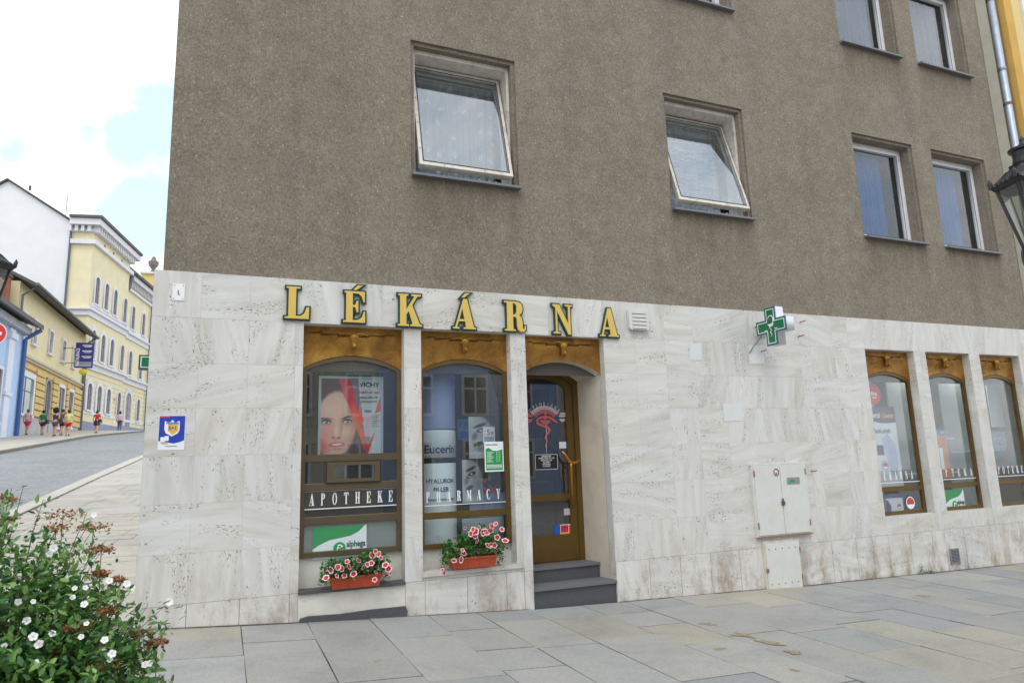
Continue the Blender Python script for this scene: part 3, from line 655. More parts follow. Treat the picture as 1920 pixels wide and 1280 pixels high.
serif('lettering', 'APOTHEKE', .80, 1.66, 1.262, .118, GY, wl, w1, .42)
mb = MB(); mb.box(.75, 1.70, GY, GY+.0015, 1.222, 1.232); mb.box(.75, 1.70, GY, GY+.0015, 1.40, 1.4065); mb.build('glass_line', wl, w1)
serif('lettering', 'PHARMACY', 2.02, 2.88, 1.232, .112, GY, wl, w2, .42)
mb = MB(); mb.box(1.99, 2.95, GY, GY+.0015, 1.193, 1.201); mb.build('glass_line', wl, w2)
serif('lettering', 'LEKARNA', 8.80, 9.52, 1.20, .115, GY, wl, w3, .42, (1, 3))
serif('lettering', 'APTEKA', 10.1, 10.85, 1.20, .115, GY, wl, w4, .42)
serif('lettering', 'APOTEKE', 11.36, 12.1, 1.20, .115, GY, wl, w5, .42)
for a, b, p in ((8.72, 9.65, w3), (10.01, 10.92, w4), (11.27, 12.17, w5)):
    mb = MB(); mb.box(a, b, GY, GY+.0015, 1.155, 1.166); mb.build('glass_line', wl, p)
# ---- shop interior
mb = MB(); x0, x1, y0, y1, z0, z1 = .3, 12.6, .21, 4.6, .1, 3.25
mb.face([(x0, y0, z0), (x1, y0, z0), (x1, y1, z0), (x0, y1, z0)], 0); mb.face([(x0, y0, z1), (x0, y1, z1), (x1, y1, z1), (x1, y0, z1)], 1)
mb.face([(x0, y1, z0), (x1, y1, z0), (x1, y1, z1), (x0, y1, z1)], 0); mb.face([(x0, y0, z0), (x0, y1, z0), (x0, y1, z1), (x0, y0, z1)], 0); mb.face([(x1, y0, z0), (x1, y0, z1), (x1, y1, z1), (x1, y1, z0)], 0)
for a, b in ((.3, .70), (1.75, 1.94), (3.0, 3.19), (4.24, 8.67), (9.7, 9.96), (10.97, 11.22), (12.22, 12.6)): mb.face([(a, .212, z0), (b, .212, z0), (b, .212, z1), (a, .212, z1)], 2)
mb.face([(.6, .213, 2.65), (12.3, .213, 2.65), (12.3, .213, 3.25), (.6, .213, 3.25)], 2)
mb.face([(1.86, .3, .1), (1.86, 1.6, .1), (1.86, 1.6, 3.2), (1.86, .3, 3.2)], 0); mb.face([(3.12, .3, .1), (3.12, 2.2, .1), (3.12, 2.2, 3.2), (3.12, .3, 3.2)], 0)
mb.build('shop_interior', [M['room'], pm('ceiling_white', S(150, 150, 148), .8, .05, 2), M['room']], B)
le = emit('tube_and_fill_light', (1, .98, .92, 1), 20)
for i, (cx, cy) in enumerate(((1.55, 2.6), (3.35, 2.3), (4.1, 2.3), (9.4, 2.4), (10.7, 2.4), (11.8, 2.4), (2.4, .9), (9.2, .55), (10.45, .55), (11.7, .55))):  # shop tubes, with added fill lights over the displays to brighten them
    b = MB(); b.box(cx-.25, cx+.25, cy-.05, cy+.05, 3.0, 3.03); lo = b.build('ceiling_and_fill_lamp', le, None); tag(lo, 'bright strip light inside the shop, one of some seen tubes and added fill lights', 'lamp', 'strip lights inside the shop')
    b = MB(); b.box(cx-.28, cx+.28, cy-.07, cy+.07, 3.031, 3.07); b.build('lamp_housing', M['white'], lo)
# window display shelf behind bay 2, 1, right
for a, b, p in ((.72, 1.73, w1), (1.96, 2.98, w2), (8.69, 9.68, w3), (9.98, 10.95, w4), (11.24, 12.2, w5)):
    q = MB(); q.box(a, b, .2, .75, .66, .70); q.build('display_floor', pm('display_floor', S(170, 172, 174), .6, .06, 4), p)
for a, b, p in ((8.71, 9.66, w3), (10.0, 10.93, w4), (11.26, 12.18, w5)):
    q = MB(); q.box(a, b, .78, .80, .70, 2.9); q.build('display_backdrop', pm('pale_backdrop', S(150, 156, 156), .8, .08, 2), p)
# ------------------------------------------------------------------ entrance
D = B
lintel(D, 3.19, 4.24, 2.66, 2.815, 3.10, .105)
A = arc(3.19, 4.24, 2.66, 2.815, 24); Bk = arc(3.19, 4.17, 2.63, 2.80, 24)
mb = MB()
for i in range(24):
    mb.face([(A[i][0], .108, A[i][1]), (A[i+1][0], .108, A[i+1][1]), (Bk[i+1][0], .60, Bk[i+1][1]), (Bk[i][0], .60, Bk[i][1])][::-1])
mb.face([(4.238, .13, -.2), (4.238, .13, 2.66), (4.17, .60, 2.63), (4.17, .60, -.2)]); mb.face([(3.192, .13, -.2), (3.192, .60, -.2), (3.192, .60, 2.66), (3.192, .13, 2.66)])
mb.build('rendered_reveal', M['cream_reveal'], D)
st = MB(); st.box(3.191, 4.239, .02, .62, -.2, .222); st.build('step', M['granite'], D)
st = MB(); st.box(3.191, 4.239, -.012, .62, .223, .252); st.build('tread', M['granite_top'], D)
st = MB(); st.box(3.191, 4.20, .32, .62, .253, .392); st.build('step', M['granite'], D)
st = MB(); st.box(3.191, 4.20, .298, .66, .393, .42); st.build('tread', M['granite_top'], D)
FY = .60
o1 = [(3.19, .42)]+arc(3.19, 4.17, 2.63, 2.80)+[(4.17, .42)]; h1 = [(3.26, .425)]+arc(3.26, 4.10, 2.585, 2.74)+[(4.10, .425)]
dr = linkb('door', curvemesh([o1, h1], .07), M['frame_gold'], B, (0, FY, 0))
o2 = [(3.262, .43)]+arc(3.262, 4.098, 2.583, 2.738)+[(4.098, .43)]
link('door_leaf', curvemesh([o2, [(3.33, 1.23)]+arc(3.33, 4.0, 2.53, 2.67)+[(4.0, 1.23)], rect(3.33, 4.0, .74, 1.15)], .05), M['frame_gold'], dr, (0, FY+.02, 0))
link('pane', curvemesh([[(3.32, .72)]+arc(3.32, 4.01, 2.53, 2.68)+[(4.01, .72)]], .004), M['glass'], dr, (0, FY+.045, 0))
DY = FY+.0435
def wd(px, py, y=DY): return W(px, py, y)
# handle: vertical bar with a curved top arm
hx, hz = wd(1070, 868, .54); hz2 = wd(1072, 945, .54)[1]; ax, az_ = wd(1053, 848, .54); bx_, bz_ = wd(1085, 863, .54)
mb = MB(); mb.tube([(hx, .54, hz2), (hx, .535, hz-.05), (hx, .53, hz)], .016, 10)
mb.tube([(ax, .53, az_+.01), (ax+.05, .53, az_-.035), (hx-.02, .53, hz+.015), (hx+.05, .53, hz), (bx_, .53, bz_)], [.014, .018, .02, .018, .014], 10)
for z in (hz2+.03, hz-.05): mb.tube([(hx, .54, z), (hx, FY+.02, z)], .012, 8)
mb.build('handle', pm('polished_brass', S(190, 130, 60), .3, .1, 8, metal=.7), dr, smooth=True)
mb = MB()
for px, py in ((1088, 869), (1089, 917)):
    mb = MB(); x, z = wd(px, py, FY+.02); mb.box(x-.02, x+.02, FY+.012, FY+.02, z-.035, z+.035, 0); mb.box(x-.007, x+.007, FY+.0105, FY+.012, z-.02, z+.02, 1)
    mb.build('lock_plate', [M['steelgrey'], M['black']], dr)
# emblem on the door glass
em = dr
cx, cz = wd(1023, 795); sc = .0062
pk = pm('rose_film', S(200, 100, 100), .5, .15, 6); sv = pm('silver_film', S(205, 195, 195), .4, .08, 6)
emb = MB()
def ex(zx, zy): return wd(960+zx/7.11, 720+zy/7.11)
def band(r0, r1, mat_i, y):
    c = ex(440, 560); R = lambda zy: ex(440, zy)[1]-c[1]
    a, b = R(r0), R(r1); pts = [(c[0]+a*math.cos(rad(t)), c[1]+a*math.sin(rad(t))*1.0) for t in range(38, 143, 7)]+[(c[0]+b*math.cos(rad(t)), c[1]+b*math.sin(rad(t))) for t in range(142, 37, -7)]
    emb.prism(pts, y, y+.001, mat_i)
band(290, 312, 0, DY-.002); band(318, 334, 0, DY-.002); band(340, 362, 1, DY-.002); band(368, 384, 1, DY-.002)
for poly, mi in (([(640, 378), (745, 378), (735, 405), (640, 403)], 0), ([(625, 410), (732, 410), (715, 437), (625, 436)], 0), ([(625, 462), (712, 462), (690, 498), (655, 500), (640, 485)], 0),
                 ([(240, 380), (160, 380), (165, 405), (240, 403)], 1), ([(260, 410), (150, 410), (160, 440), (270, 440)], 1), ([(275, 462), (170, 462), (190, 512), (250, 512)], 1),
                 ([(368, 478), (518, 478), (500, 510), (470, 535), (415, 535), (385, 510)], 1), ([(430, 372), (442, 366), (458, 372), (462, 386), (452, 398), (458, 470), (430, 470), (434, 398), (425, 386)], 1)):
    emb.prism([ex(*p) for p in poly], DY-.0035, DY-.0025, mi)
sn = [(600, 515, 18), (560, 480, 30), (500, 445, 30), (430, 435, 30), (360, 450, 28), (325, 490, 30), (345, 530, 32), (410, 555, 34), (475, 575, 34), (500, 610, 32), (480, 650, 28), (448, 690, 24), (440, 715, 20), (465, 745, 18), (455, 780, 14), (443, 810, 10), (452, 845, 5)]
L_, R_ = [], []
for i, (u, v, w_) in enumerate(sn):
    p = sn[max(i-1, 0)]; q = sn[min(i+1, len(sn)-1)]; d = Vector((q[0]-p[0], q[1]-p[1])).normalized(); n_ = Vector((-d.y, d.x))*w_*.5
    L_.append(ex(u+n_.x, v+n_.y)); R_.append(ex(u-n_.x, v-n_.y))
for i in range(len(sn)-1):
    emb.prism([L_[i], L_[i+1], R_[i+1], R_[i]], DY-.005-.0001*i, DY-.0045-.0001*i, 1)
emb.prism([ex(452, 540), ex(462, 540), ex(460, 915), ex(455, 915)], DY-.0022, DY-.0018, 0)
emb.build('winged_snake_and_bowl', [sv, pk], em)
ms = []; c = ex(440, 560); rr = ex(440, 268)[1]-c[1]
for ch, tdeg in zip('UFLORIÁNA', (136, 122, 112, 101, 90, 79, 68, 56, 45)):
    ms.append((textmesh(ch, .065, .001, .001, 'CENTER'), T((c[0]+rr*math.cos(rad(tdeg)), DY-.003, c[1]+rr*math.sin(rad(tdeg))))@Matrix.Rotation(rad(90-tdeg), 4, 'Y')@T((0, 0, -.02))@Matrix.Scale(.7, 4, (1, 0, 0))))
for me, Mt in ms: me.transform(Mt); link('emblem_letter', me, sv, em)
# opening hours plate and stickers on the door glass
def board(name, parent, px0, py0, px1, py1, y, mat, th=.002, r=0):
    (a, d), (b, c) = W(px0, py0, y), W(px1, py1, y)
    q = MB(); q.box(a, b, y-th, y, c, d); return q.build(name, mat, parent), a, b, c, d
hp, a, b, c, d = board('opening_hours_plate', dr, 1003, 852, 1046, 879, DY-.002, M['black'])
q = MB()
for u0, u1, v0, v1 in ((a, b, c, c+.005), (a, b, d-.005, d), (a, a+.005, c, d), (b-.005, b, c, d)): q.box(u0, u1, DY-.0055, DY-.0042, v0, v1)
q.build('plate_border', wl, dr)
for i, (s_, k) in enumerate((('OTEVÍRACÍ DOBA', 1), ('PONDĚLÍ - PÁTEK  7.30 - 17.30', 1), ('SOBOTA  8.00 - 12.00', 1), ('VED. LÉKÁRNY', .9), ('PHARMACY', .9), ('TEL. 353 226 027', .9))):
    text('plate_text', s_ if i != 4 else 'PROVOZOVATEL', round(.026*k, 4), wl, dr, (a+b)/2, DY-.0048, d-.032-.024*i, .0006, 'CENTER', 1, .62)
for nm, bx4, colr in (('sticker', (1048, 828, 1062, 840), S(220, 224, 226)), ('sticker', (1061, 829, 1074, 839), S(28, 110, 190)), ('sticker', (1064, 849, 1074, 858), S(150, 180, 196)), ('sticker', (1057, 953, 1079, 964), S(188, 180, 190)),
                      ('sticker', (1050, 983, 1083, 1010), S(225, 220, 210)), ('sticker', (1039, 984, 1049, 1006), S(30, 90, 190))):
    so, a, b, c, d = board(nm, dr, *bx4, DY-.003-.0003*random.random(), pm('sticker_print', colr, .4, .05, 8))
    if bx4[0] == 1050:
        q = MB(); m_ = (a+b)/2
        q.box(a+.008, m_-.005, DY-.0066, DY-.0055, c+.02, (c+d)/2, 0); q.box(a+.008, m_-.005, DY-.0066, DY-.0055, (c+d)/2+.001, d-.01, 1); q.box(m_+.005, b-.008, DY-.0066, DY-.0055, c+.02, d-.01, 2)
        q.build('sticker_panel', [pm('yellow_print', S(226, 170, 50), .4), pm('red_print', S(196, 40, 60), .4), pm('brick_print', S(190, 60, 40), .4)], dr)
q = MB(); 
for i in range(9):
    x, z = wd(1073, 868+i*5); q.box(x-.014, x+.014, DY-.003, DY-.002, z-.012, z+.012)
q.build('sticker_strip', pm('silver_sticker', S(160, 158, 160), .4), dr)
# maroon sheet inside the door, standing in for a window reflected in its glass
q = MB(); q.box(3.45, 4.15, 1.4, 1.43, 1.95, 2.62); q.build('maroon_reflection', pm('maroon_reflection', S(74, 22, 26), .6, .1, 4), D)
q = MB(); q.box(3.2, 4.25, 1.6, 2.1, .45, 1.35); q.build('counter', pm('counter_grey', S(100, 100, 98), .6, .1, 4), D)
# ------------------------------------------------------------------ upper windows
def casement(key, kind):
    a, b, c, d = WIN[key]; a += .045; b -= .045; d -= .045
    yf = YP+.20 if kind != 'open' else YP+.12
    if kind == 'open':
        w = fr = linkb('window', curvemesh([rect(a, b, c, d), rect(a+.035, b-.035, c+.04, d-.05)], .25), M['old_white'], B, (0, yf, 0))
        hgt = 1.53; tilt = -rad(14.6 if key == 'a' else 16.2); MS = T((0, yf+.035, (c+d)/2+.01))@Matrix.Rotation(tilt, 4, 'X')@T((0, 0, hgt/2))
        def sash(name, me, mat, y): me.transform(MS@T((0, y, 0))); return link(name, me, mat, w)
        wl_, wr = a+.04, b-.05
        sash('sash_frame', curvemesh([rect(wl_, wr, -hgt, 0), rect(wl_+.045, wr-.045, -hgt+.05, -.045)], .045), M['old_white'], -.02)
        sash('inner_sash_frame', curvemesh([rect(wl_+.01, wr-.01, -hgt+.01, -.01), rect(wl_+.05, wr-.05, -hgt+.055, -.05)], .03), M['old_white'], .05)
        sash('gasket', curvemesh([rect(wl_+.040, wr-.040, -hgt+.045, -.040), rect(wl_+.053, wr-.053, -hgt+.058, -.053)], .002), M['black'], -.023)
        for i in range(5):
            q = MB(); q.lathe([(0, 0), (.008, 0), (.008, .004), (0, .005)], 8, (0, 0, 0))
            for k in range(len(q.v)-32, len(q.v)):
                x_, y_, z_ = q.v[k]; px_, pz_ = (wl_+.022 if i < 3 else wl_+.3+.5*(i-3)), (-hgt*(.35+.25*i) if i < 3 else -hgt+.024); q.v[k] = tuple(MS@Vector((px_+x_, -.0205-z_, pz_+y_)))
            q.build('screw', M['rust'], w)
        sash('pane', curvemesh([rect(wl_+.03, wr-.03, -hgt+.03, -.03)], .004), M['glass_open'], 0)
        cy = yf+.40
    else:
        w = fr = linkb('window', curvemesh([rect(a, b, c, d), rect(a+.05, b-.05, c+.05, d-.05)], .07), M['white_pvc'], B, (0, yf, 0))
        link('sash_frame', curvemesh([rect(a+.045, b-.045, c+.045, d-.045), rect(a+.105, b-.105, c+.105, d-.105)], .06), M['white_pvc'], w, (0, yf-.012, 0))
        link('gasket', curvemesh([rect(a+.103, b-.103, c+.103, d-.103), rect(a+.112, b-.112, c+.112, d-.112)], .002), M['black'], w, (0, yf-.0135, 0))
        link('pane', curvemesh([rect(a+.1, b-.1, c+.1, d-.1)], .004), M['glass_up'], w, (0, yf+.02, 0))
        cy = yf+.13
    # zinc sill with a turned down lip
    q = MB(); A0, B0 = WIN[key][0]-.0, WIN[key][1]+.0
    q.face([(A0, -.02, c-.02), (B0, -.02, c-.02), (B0, yf, c+.015), (A0, yf, c+.015)]); q.face([(A0, -.021, c-.05), (B0, -.021, c-.05), (B0, -.02, c-.02), (A0, -.02, c-.02)])
    q.face([(A0, -.02, c-.052), (A0, YP, c-.045), (B0, YP, c-.045), (B0, -.02, c-.052)]); q.face([(A0, -.02, c-.05), (A0, -.02, c-.02), (A0, YP, c-.006), (A0, YP, c-.045)]); q.face([(B0, -.02, c-.05), (B0, YP, c-.045), (B0, YP, c-.006), (B0, -.02, c-.02)])
    q.build('sill', M['sill'], w)
    # room behind
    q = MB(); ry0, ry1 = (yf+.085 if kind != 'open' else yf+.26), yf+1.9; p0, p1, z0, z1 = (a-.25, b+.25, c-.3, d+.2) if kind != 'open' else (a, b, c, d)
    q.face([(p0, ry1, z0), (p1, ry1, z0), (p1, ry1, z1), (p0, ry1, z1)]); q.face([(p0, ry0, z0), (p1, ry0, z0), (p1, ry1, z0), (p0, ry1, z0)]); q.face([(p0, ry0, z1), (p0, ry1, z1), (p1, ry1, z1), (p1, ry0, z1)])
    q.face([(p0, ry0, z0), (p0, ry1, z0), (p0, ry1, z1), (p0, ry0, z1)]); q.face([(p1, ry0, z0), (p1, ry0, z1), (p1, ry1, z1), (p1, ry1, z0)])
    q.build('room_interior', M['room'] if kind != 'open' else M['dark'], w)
    # curtain
    q = MB(); n = 90; ztop = d-.12; c0, c1 = (a+.05, b-.05) if kind == 'open' else (a+.05, b-.35 if key in 'cd' else b-.2)
    vs = []
    for i in range(n+1):
        x = c0+(c1-c0)*i/n; f = .018*math.sin(i*.75+key.encode()[0])+.01*math.sin(i*.31)
        for z in (c+.02, (c+ztop)/2, ztop): vs.append((x, cy+f, z))
    q.mesh(vs, [(3*i+j, 3*i+3+j, 3*i+4+j, 3*i+1+j) for i in range(n) for j in range(2)])
    q.build('curtain', M['lace_'+('a' if key == 'a' else 'b' if key == 'b' else 'c' if key in 'cd' else 'd')], w, smooth=True)
    if kind == 'open':
        q = MB(); q.tube([(a+.02, yf+.36, d-.14), (b-.02, yf+.36, d-.14)], .006, 6); q.build('curtain_rail', M['white'], w)
        # perforated strip below the sash: the lace hem on the sill
        q = MB()
        rr_ = random.Random(7)
        for i in range(26):
            x = a+.06+i*(b-a-.12)/26; k = rr_.uniform(.5, 1)
            q.prism([(x, c+.02), (x+.03*k, c+.02), (x+.042*k, c+.055), (x+.02, c+.085*k), (x+.004, c+.06)], yf-.02, yf-.015)
        q.build('lace_hem', M['lace'], w)
    return w
def lace(name, pat, col=S(224, 228, 234)):
    m = bpy.data.materials.new(name); m.use_nodes = True; t = m.node_tree; t.nodes.clear()
    o = N(t, 'ShaderNodeOutputMaterial'); df = N(t, 'ShaderNodeBsdfDiffuse'); df.inputs[0].default_value = col; tl = N(t, 'ShaderNodeBsdfTranslucent'); tl.inputs[0].default_value = col
    tr = N(t, 'ShaderNodeBsdfTransparent'); m1 = N(t, 'ShaderNodeMixShader'); m1.inputs[0].default_value = .3; t.links.new(df.outputs[0], m1.inputs[1]); t.links.new(tl.outputs[0], m1.inputs[2])
    m2 = N(t, 'ShaderNodeMixShader'); t.links.new(tr.outputs[0], m2.inputs[1]); t.links.new(m1.outputs[0], m2.inputs[2])
    tc = N(t, 'ShaderNodeTexCoord'); base = .62
    if pat == 'flower':
        mp = N(t, 'ShaderNodeMapping'); mp.inputs['Scale'].default_value = (5.6, .2, 4.6); t.links.new(tc.outputs['Object'], mp.inputs[0])
        v = N(t, 'ShaderNodeTexVoronoi'); v.inputs['Scale'].default_value = 1; v.inputs['Randomness'].default_value = .5; t.links.new(mp.outputs[0], v.inputs['Vector'])
        n = noise_(t, 22, 3, .6, tc.outputs['Object']); ad = N(t, 'ShaderNodeMath', operation='MULTIPLY_ADD'); ad.inputs[1].default_value = .5; t.links.new(n.outputs['Fac'], ad.inputs[0]); t.links.new(v.outputs['Distance'], ad.inputs[2])
        r = ramp_(t, ad.outputs[0], [(.40, (.97,)*3), (.46, (.55,)*3)])
    elif pat == 'band':
        mp = N(t, 'ShaderNodeMapping'); mp.inputs['Scale'].default_value = (2, .2, 14); t.links.new(tc.outputs['Object'], mp.inputs[0])
        n = noise_(t, 1.6, 4, .6, mp.outputs[0]); r = ramp_(t, n.outputs['Fac'], [(.42, (.6,)*3), (.6, (.92,)*3)])
    else:
        mp = N(t, 'ShaderNodeMapping'); mp.inputs['Scale'].default_value = (9, .2, .3); t.links.new(tc.outputs['Object'], mp.inputs[0])
        n = noise_(t, 1.6, 2, .5, mp.outputs[0]); r = ramp_(t, n.outputs['Fac'], [(.3, (.78,)*3), (.7, (.95,)*3)])
    t.links.new(r.outputs[0], m2.inputs[0]); t.links.new(m2.outputs[0], o.inputs[0]); return m
M['lace_a'] = lace('flower_lace', 'flower'); M['lace_b'] = lace('banded_lace', 'band'); M['lace_c'] = lace('blue_curtain', 'plain', S(30, 108, 180))  # blue curtain colour deepened to carry the sky reflected in the panes
M['lace_d'] = lace('grey_curtain', 'plain', S(120, 130, 146))
for k in 'ab': casement(k, 'open')
for k in 'cdefgh': casement(k, 'pvc')
# downpipe between the two houses
mb = MB(); mb.tube([(13.22, .06, 12.4), (13.22, .06, 3.5), (13.22, .06, -.2)], .062, 14)
pipe = mb.build('downpipe', M['zinc_pipe'], None, smooth=True); tag(pipe, 'grey metal downpipe in the corner between the roughcast house and the yellow house', 'downpipe')
for z in (10.05, 8.6, 7.9, 7.0, 4.5):
    mb = MB(); mb.lathe([(.063, -.025), (.072, -.022), (.072, .022), (.063, .025)], 14, (13.22, .06, z)); mb.box(13.21, 13.23, .1, .2, z-.012, z+.012); mb.build('pipe_clamp', M['rust'] if z != 8.6 else M['steelgrey'], pipe)
# yellow neighbour
Y = empty('yellow_house', (13.42, 0, 0), 0, 'ochre yellow rendered house at the right edge of the picture', 'house')
mb = MB(); mb.box(.02, 9, 0, 9, -.6, 12.5); mb.build('wall', pm('ochre_render', S(222, 198, 140), .85, .06, 2, .002, 60), Y)
mb = MB(); mb.box(-.02, .22, -.06, .05, -.6, 12.5); mb.build('corner_pilaster', pm('ochre_trim', S(206, 164, 84), .85, .08, 3, .002, 60), Y)
mb = MB(); mb.box(.62, 1.7, -.04, .0, 8.9, 10.9); wf = mb.build('window_frame', M['white_pvc'], Y); mb = MB(); mb.box(.74, 1.58, -.046, -.041, 9.02, 10.78); mb.build('pane', pm('dark_window_glass', S(50, 60, 72), .08, .1, 2), wf)
# ------------------------------------------------------------------ gold letters
def letter(ch, px0, py0, px1, py1, label, accent=False, kw=1.0):
    # measured box includes the green edge
    a, d = W(px0, py0, -.05); b, c = W(px1, py1, -.05); e = .018
    c = W(px0, py1, -.05)[1]*.5+W(px1, py1, -.05)[1]*.5
    d = W(px0, py0, -.05)[1]*.5+W(px1, py0, -.05)[1]*.5
    wid = b-a-2*e; hei = (d-c-2*e)/(1.2 if accent else 1.0)
    ow = max(p[0] for p in G[ch][0])
    o = [[(p[0]/ow*wid, p[1]*hei) for p in q] for q in G[ch]]
    L = empty('sign_letter', (a+e, -.042, c+e), 0, label, 'letter', 'gold letters of the word over the shopfront')
    acc = [[(p[0]/ow*wid, p[1]*hei) for p in ACC]] if accent else []
    if acc:
        ms = [(curvemesh(o, .012), Matrix()), (curvemesh(acc, .012), Matrix())]; join('letter_face', ms, M['gold_letter'], L)
        ms = [(curvemesh(o, .022, e), T((0, .012, 0))), (curvemesh(acc, .0205, e), T((0, .0135, 0)))]; join('letter_edge', ms, M['green_letter'], L)
    else:
        link('letter_face', curvemesh(o, .012), M['gold_letter'], L); link('letter_edge', curvemesh(o, .022, e), M['green_letter'], L, (0, .012, 0))
    q = MB()
    for t in (.2, .8): q.tube([(wid*.3, .03, hei*t), (wid*.3, .043, hei*t)], .005, 6)
    q.build('mounting_pin', M['steelgrey'], L)
letter('L', 532, 534, 583, 600, 'gold letter L with green edge, first of the word at the far left')
letter('E', 641, 531, 688, 607, 'gold letter E with an accent, above the left shop window', True)
letter('K', 743, 548, 795, 614, 'gold letter K with green edge, above the pillar between the two shop windows')
letter('A', 846, 546, 896, 619, 'gold letter A carrying an accent, above the right shop window', True)
letter('R', 943, 562, 990, 623, 'gold letter R with green edge, above the pillar left of the door')
letter('N', 1034, 568, 1078, 628, 'gold letter N with green edge, above the middle of the door')
letter('A', 1121, 575, 1164, 633, 'gold letter A without accent, last of the word beside the vent')
# ------------------------------------------------------------------ things fixed to the wall
def rrect(a, b, c, d, r, n=5):
    o = []
    for cx, cz, t0 in ((b-r, d-r, 0), (a+r, d-r, 90), (a+r, c+r, 180), (b-r, c+r, 270)):
        for i in range(n+1): t = rad(t0+90*i/n); o.append((cx+r*math.cos(t), cz+r*math.sin(t)))
    return o
V = empty('wall_vent', (4.60, 0, 3.215), 0, 'cream louvred ventilation cover with rounded corners beside the last gold letter', 'vent')
link('cover', curvemesh([rrect(0, .29, 0, .275, .035)], .05), M['cab'], V, (0, -.055, 0))
for i in range(5):
    q = MB(); z = .235-i*.048; q.box(.045, .25, -.062, -.056, z-.03, z); q.box(.045, .25, -.0575, -.0555, z-.036, z-.031, 1); q.build('louvre', [M['cab'], M['black']], V)
# electric cabinet
E = empty('electric_cabinet', (6.325, 0, .585), 0, 'white two door electric meter cabinet with a padlock set in the stone wall', 'cabinet')
q = MB(); q.box(0, .93, -.03, .05, 0, .92); q.box(-.015, .945, -.033, -.002, .905, .925); q.build('casing', M['cab'], E)
for i, (a, b) in enumerate(((.03, .46), (.468, .90))):
    q = MB(); q.box(a, b, -.042, -.031, .02, .895); dd = q.build('door', M['cab'], E)
    q = MB()
    for z in (.16, .34, .52, .70):
        for k in range(4): q.box((a+b)/2-.045, (a+b)/2+.045, -.0435, -.0421, z+k*.022, z+k*.022+.012)
    q.build('vent_slots', pm('shaded_slots', S(214, 212, 203), .6), dd)
    q = MB(); x = a+.0 if i == 0 else b
    for z in (.14, .80): q = MB(); q.tube([(x, -.045, z-.04), (x, -.045, z+.04)], .008, 7); q.build('hinge', M['rust'], dd)
    if i == 0:
        q = MB(); vs = []; q.tube([(a+.37+.04*math.cos(t), -.0435, .805+.045*math.sin(t)) for t in [k*math.pi/8 for k in range(17)]], .005, 5); q.box(a+.355, a+.385, -.0436, -.042, .775, .80, 1); q.build('round_sticker', [M['black'], pm('red_mark', S(190, 60, 70), .5)], dd)
    else:
        q = MB(); q.box(a+.10, a+.32, -.0445, -.042, .64, .73, 0); q.box(a+.14, a+.23, -.0455, -.0446, .665, .70, 1); q.build('maker_plate', [M['steelgrey'], M['green_print']], dd)
q = MB(); q.box(.44, .485, -.062, -.042, .38, .43); q.tube([(.45, -.05, .43), (.45, -.05, .455), (.4625, -.05, .465), (.475, -.05, .455), (.475, -.05, .43)], .005, 6); q.build('padlock', pm('brown_brass', S(110, 84, 60), .4, .1, 9, metal=.6), E)
q = MB(); q.box(-.0, .93, -.046, -.03, -.012, .003); q.build('rusty_edge', M['rust'], E)
HT = empty('meter_hatch', (6.41, 0, -.075), 0, 'low white riveted steel hatch with rusty edges touching the pavement', 'hatch')
q = MB(); q.box(0, .60, -.022, .02, -.06, .605); q.build('frame', pm('streaked_cream_paint', S(205, 200, 186), .6, .1, 6, dirt=.6), HT)
q = MB(); q.box(.03, .585, -.034, -.023, .0, .575); hd = q.build('door', M['cab'], HT)
for z in (.07, .50):
    for k in range(5):
        q = MB(); x = .08+k*.11; q.lathe([(0, .006), (.006, .005), (.009, 0)], 8, (0, 0, 0)); q.v = [(x+v[0], -.034-v[2], z+v[1]) for v in q.v]; q.build('rivet', M['rust'], hd)
q = MB(); q.box(.012, .04, -.05, -.034, .22, .27, 0); q.box(.018, .034, -.052, -.05, .235, .25, 1); q.build('latch', [M['rust'], pm('blue_lock', S(60, 90, 150), .4)], hd)
q = MB(); q.box(.0, .60, -.037, -.0225, -.06, -.012); q.box(.585, .6, -.032, -.0225, .0, .14); q.build('rusty_edge', M['rust'], HT)
q = MB()
for z in (.12, .46): q = MB(); q.tube([(.592, -.036, z-.035), (.592, -.036, z+.035)], .009, 7); q.build('hinge', M['rust'], hd)
GR = empty('air_grille', (9.88, 0, -.045), 0, 'small grey metal air grille low in the stone wall under the right shop windows', 'grille')
link('frame', curvemesh([rect(0, .2, 0, .22), rect(.018, .182, .018, .202)], .012), M['steelgrey'], GR, (0, -.012, 0))
q = MB()
for k in range(9): q.box(.018, .182, -.008, -.003, .025+k*.02, .035+k*.02)
q.box(.018, .182, -.002, -.0016, .018, .202, 1); q.build('slats', [M['steelgrey'], M['dark']], GR)
# house number plate at the corner
PLQ = empty('house_plate', (-.533, 0, 3.279), 0, 'small white enamel plate with corner screws high at the left corner of the wall', 'plate')
q = MB(); q.box(0, .107, -.008, -.001, 0, .165); q.build('plate', M['white'], PLQ)
q = MB()
for x in (.015, .092):
    for z in (.015, .15): q.box(x-.004, x+.004, -.0105, -.008, z-.004, z+.004)
q.build('screws', M['rust'], PLQ)
q = MB(); q.tube([(.05, -.010, .10), (.05, -.012, .07), (.062, -.010, .055)], .004, 5); q.build('scratch_mark', M['black'], PLQ)
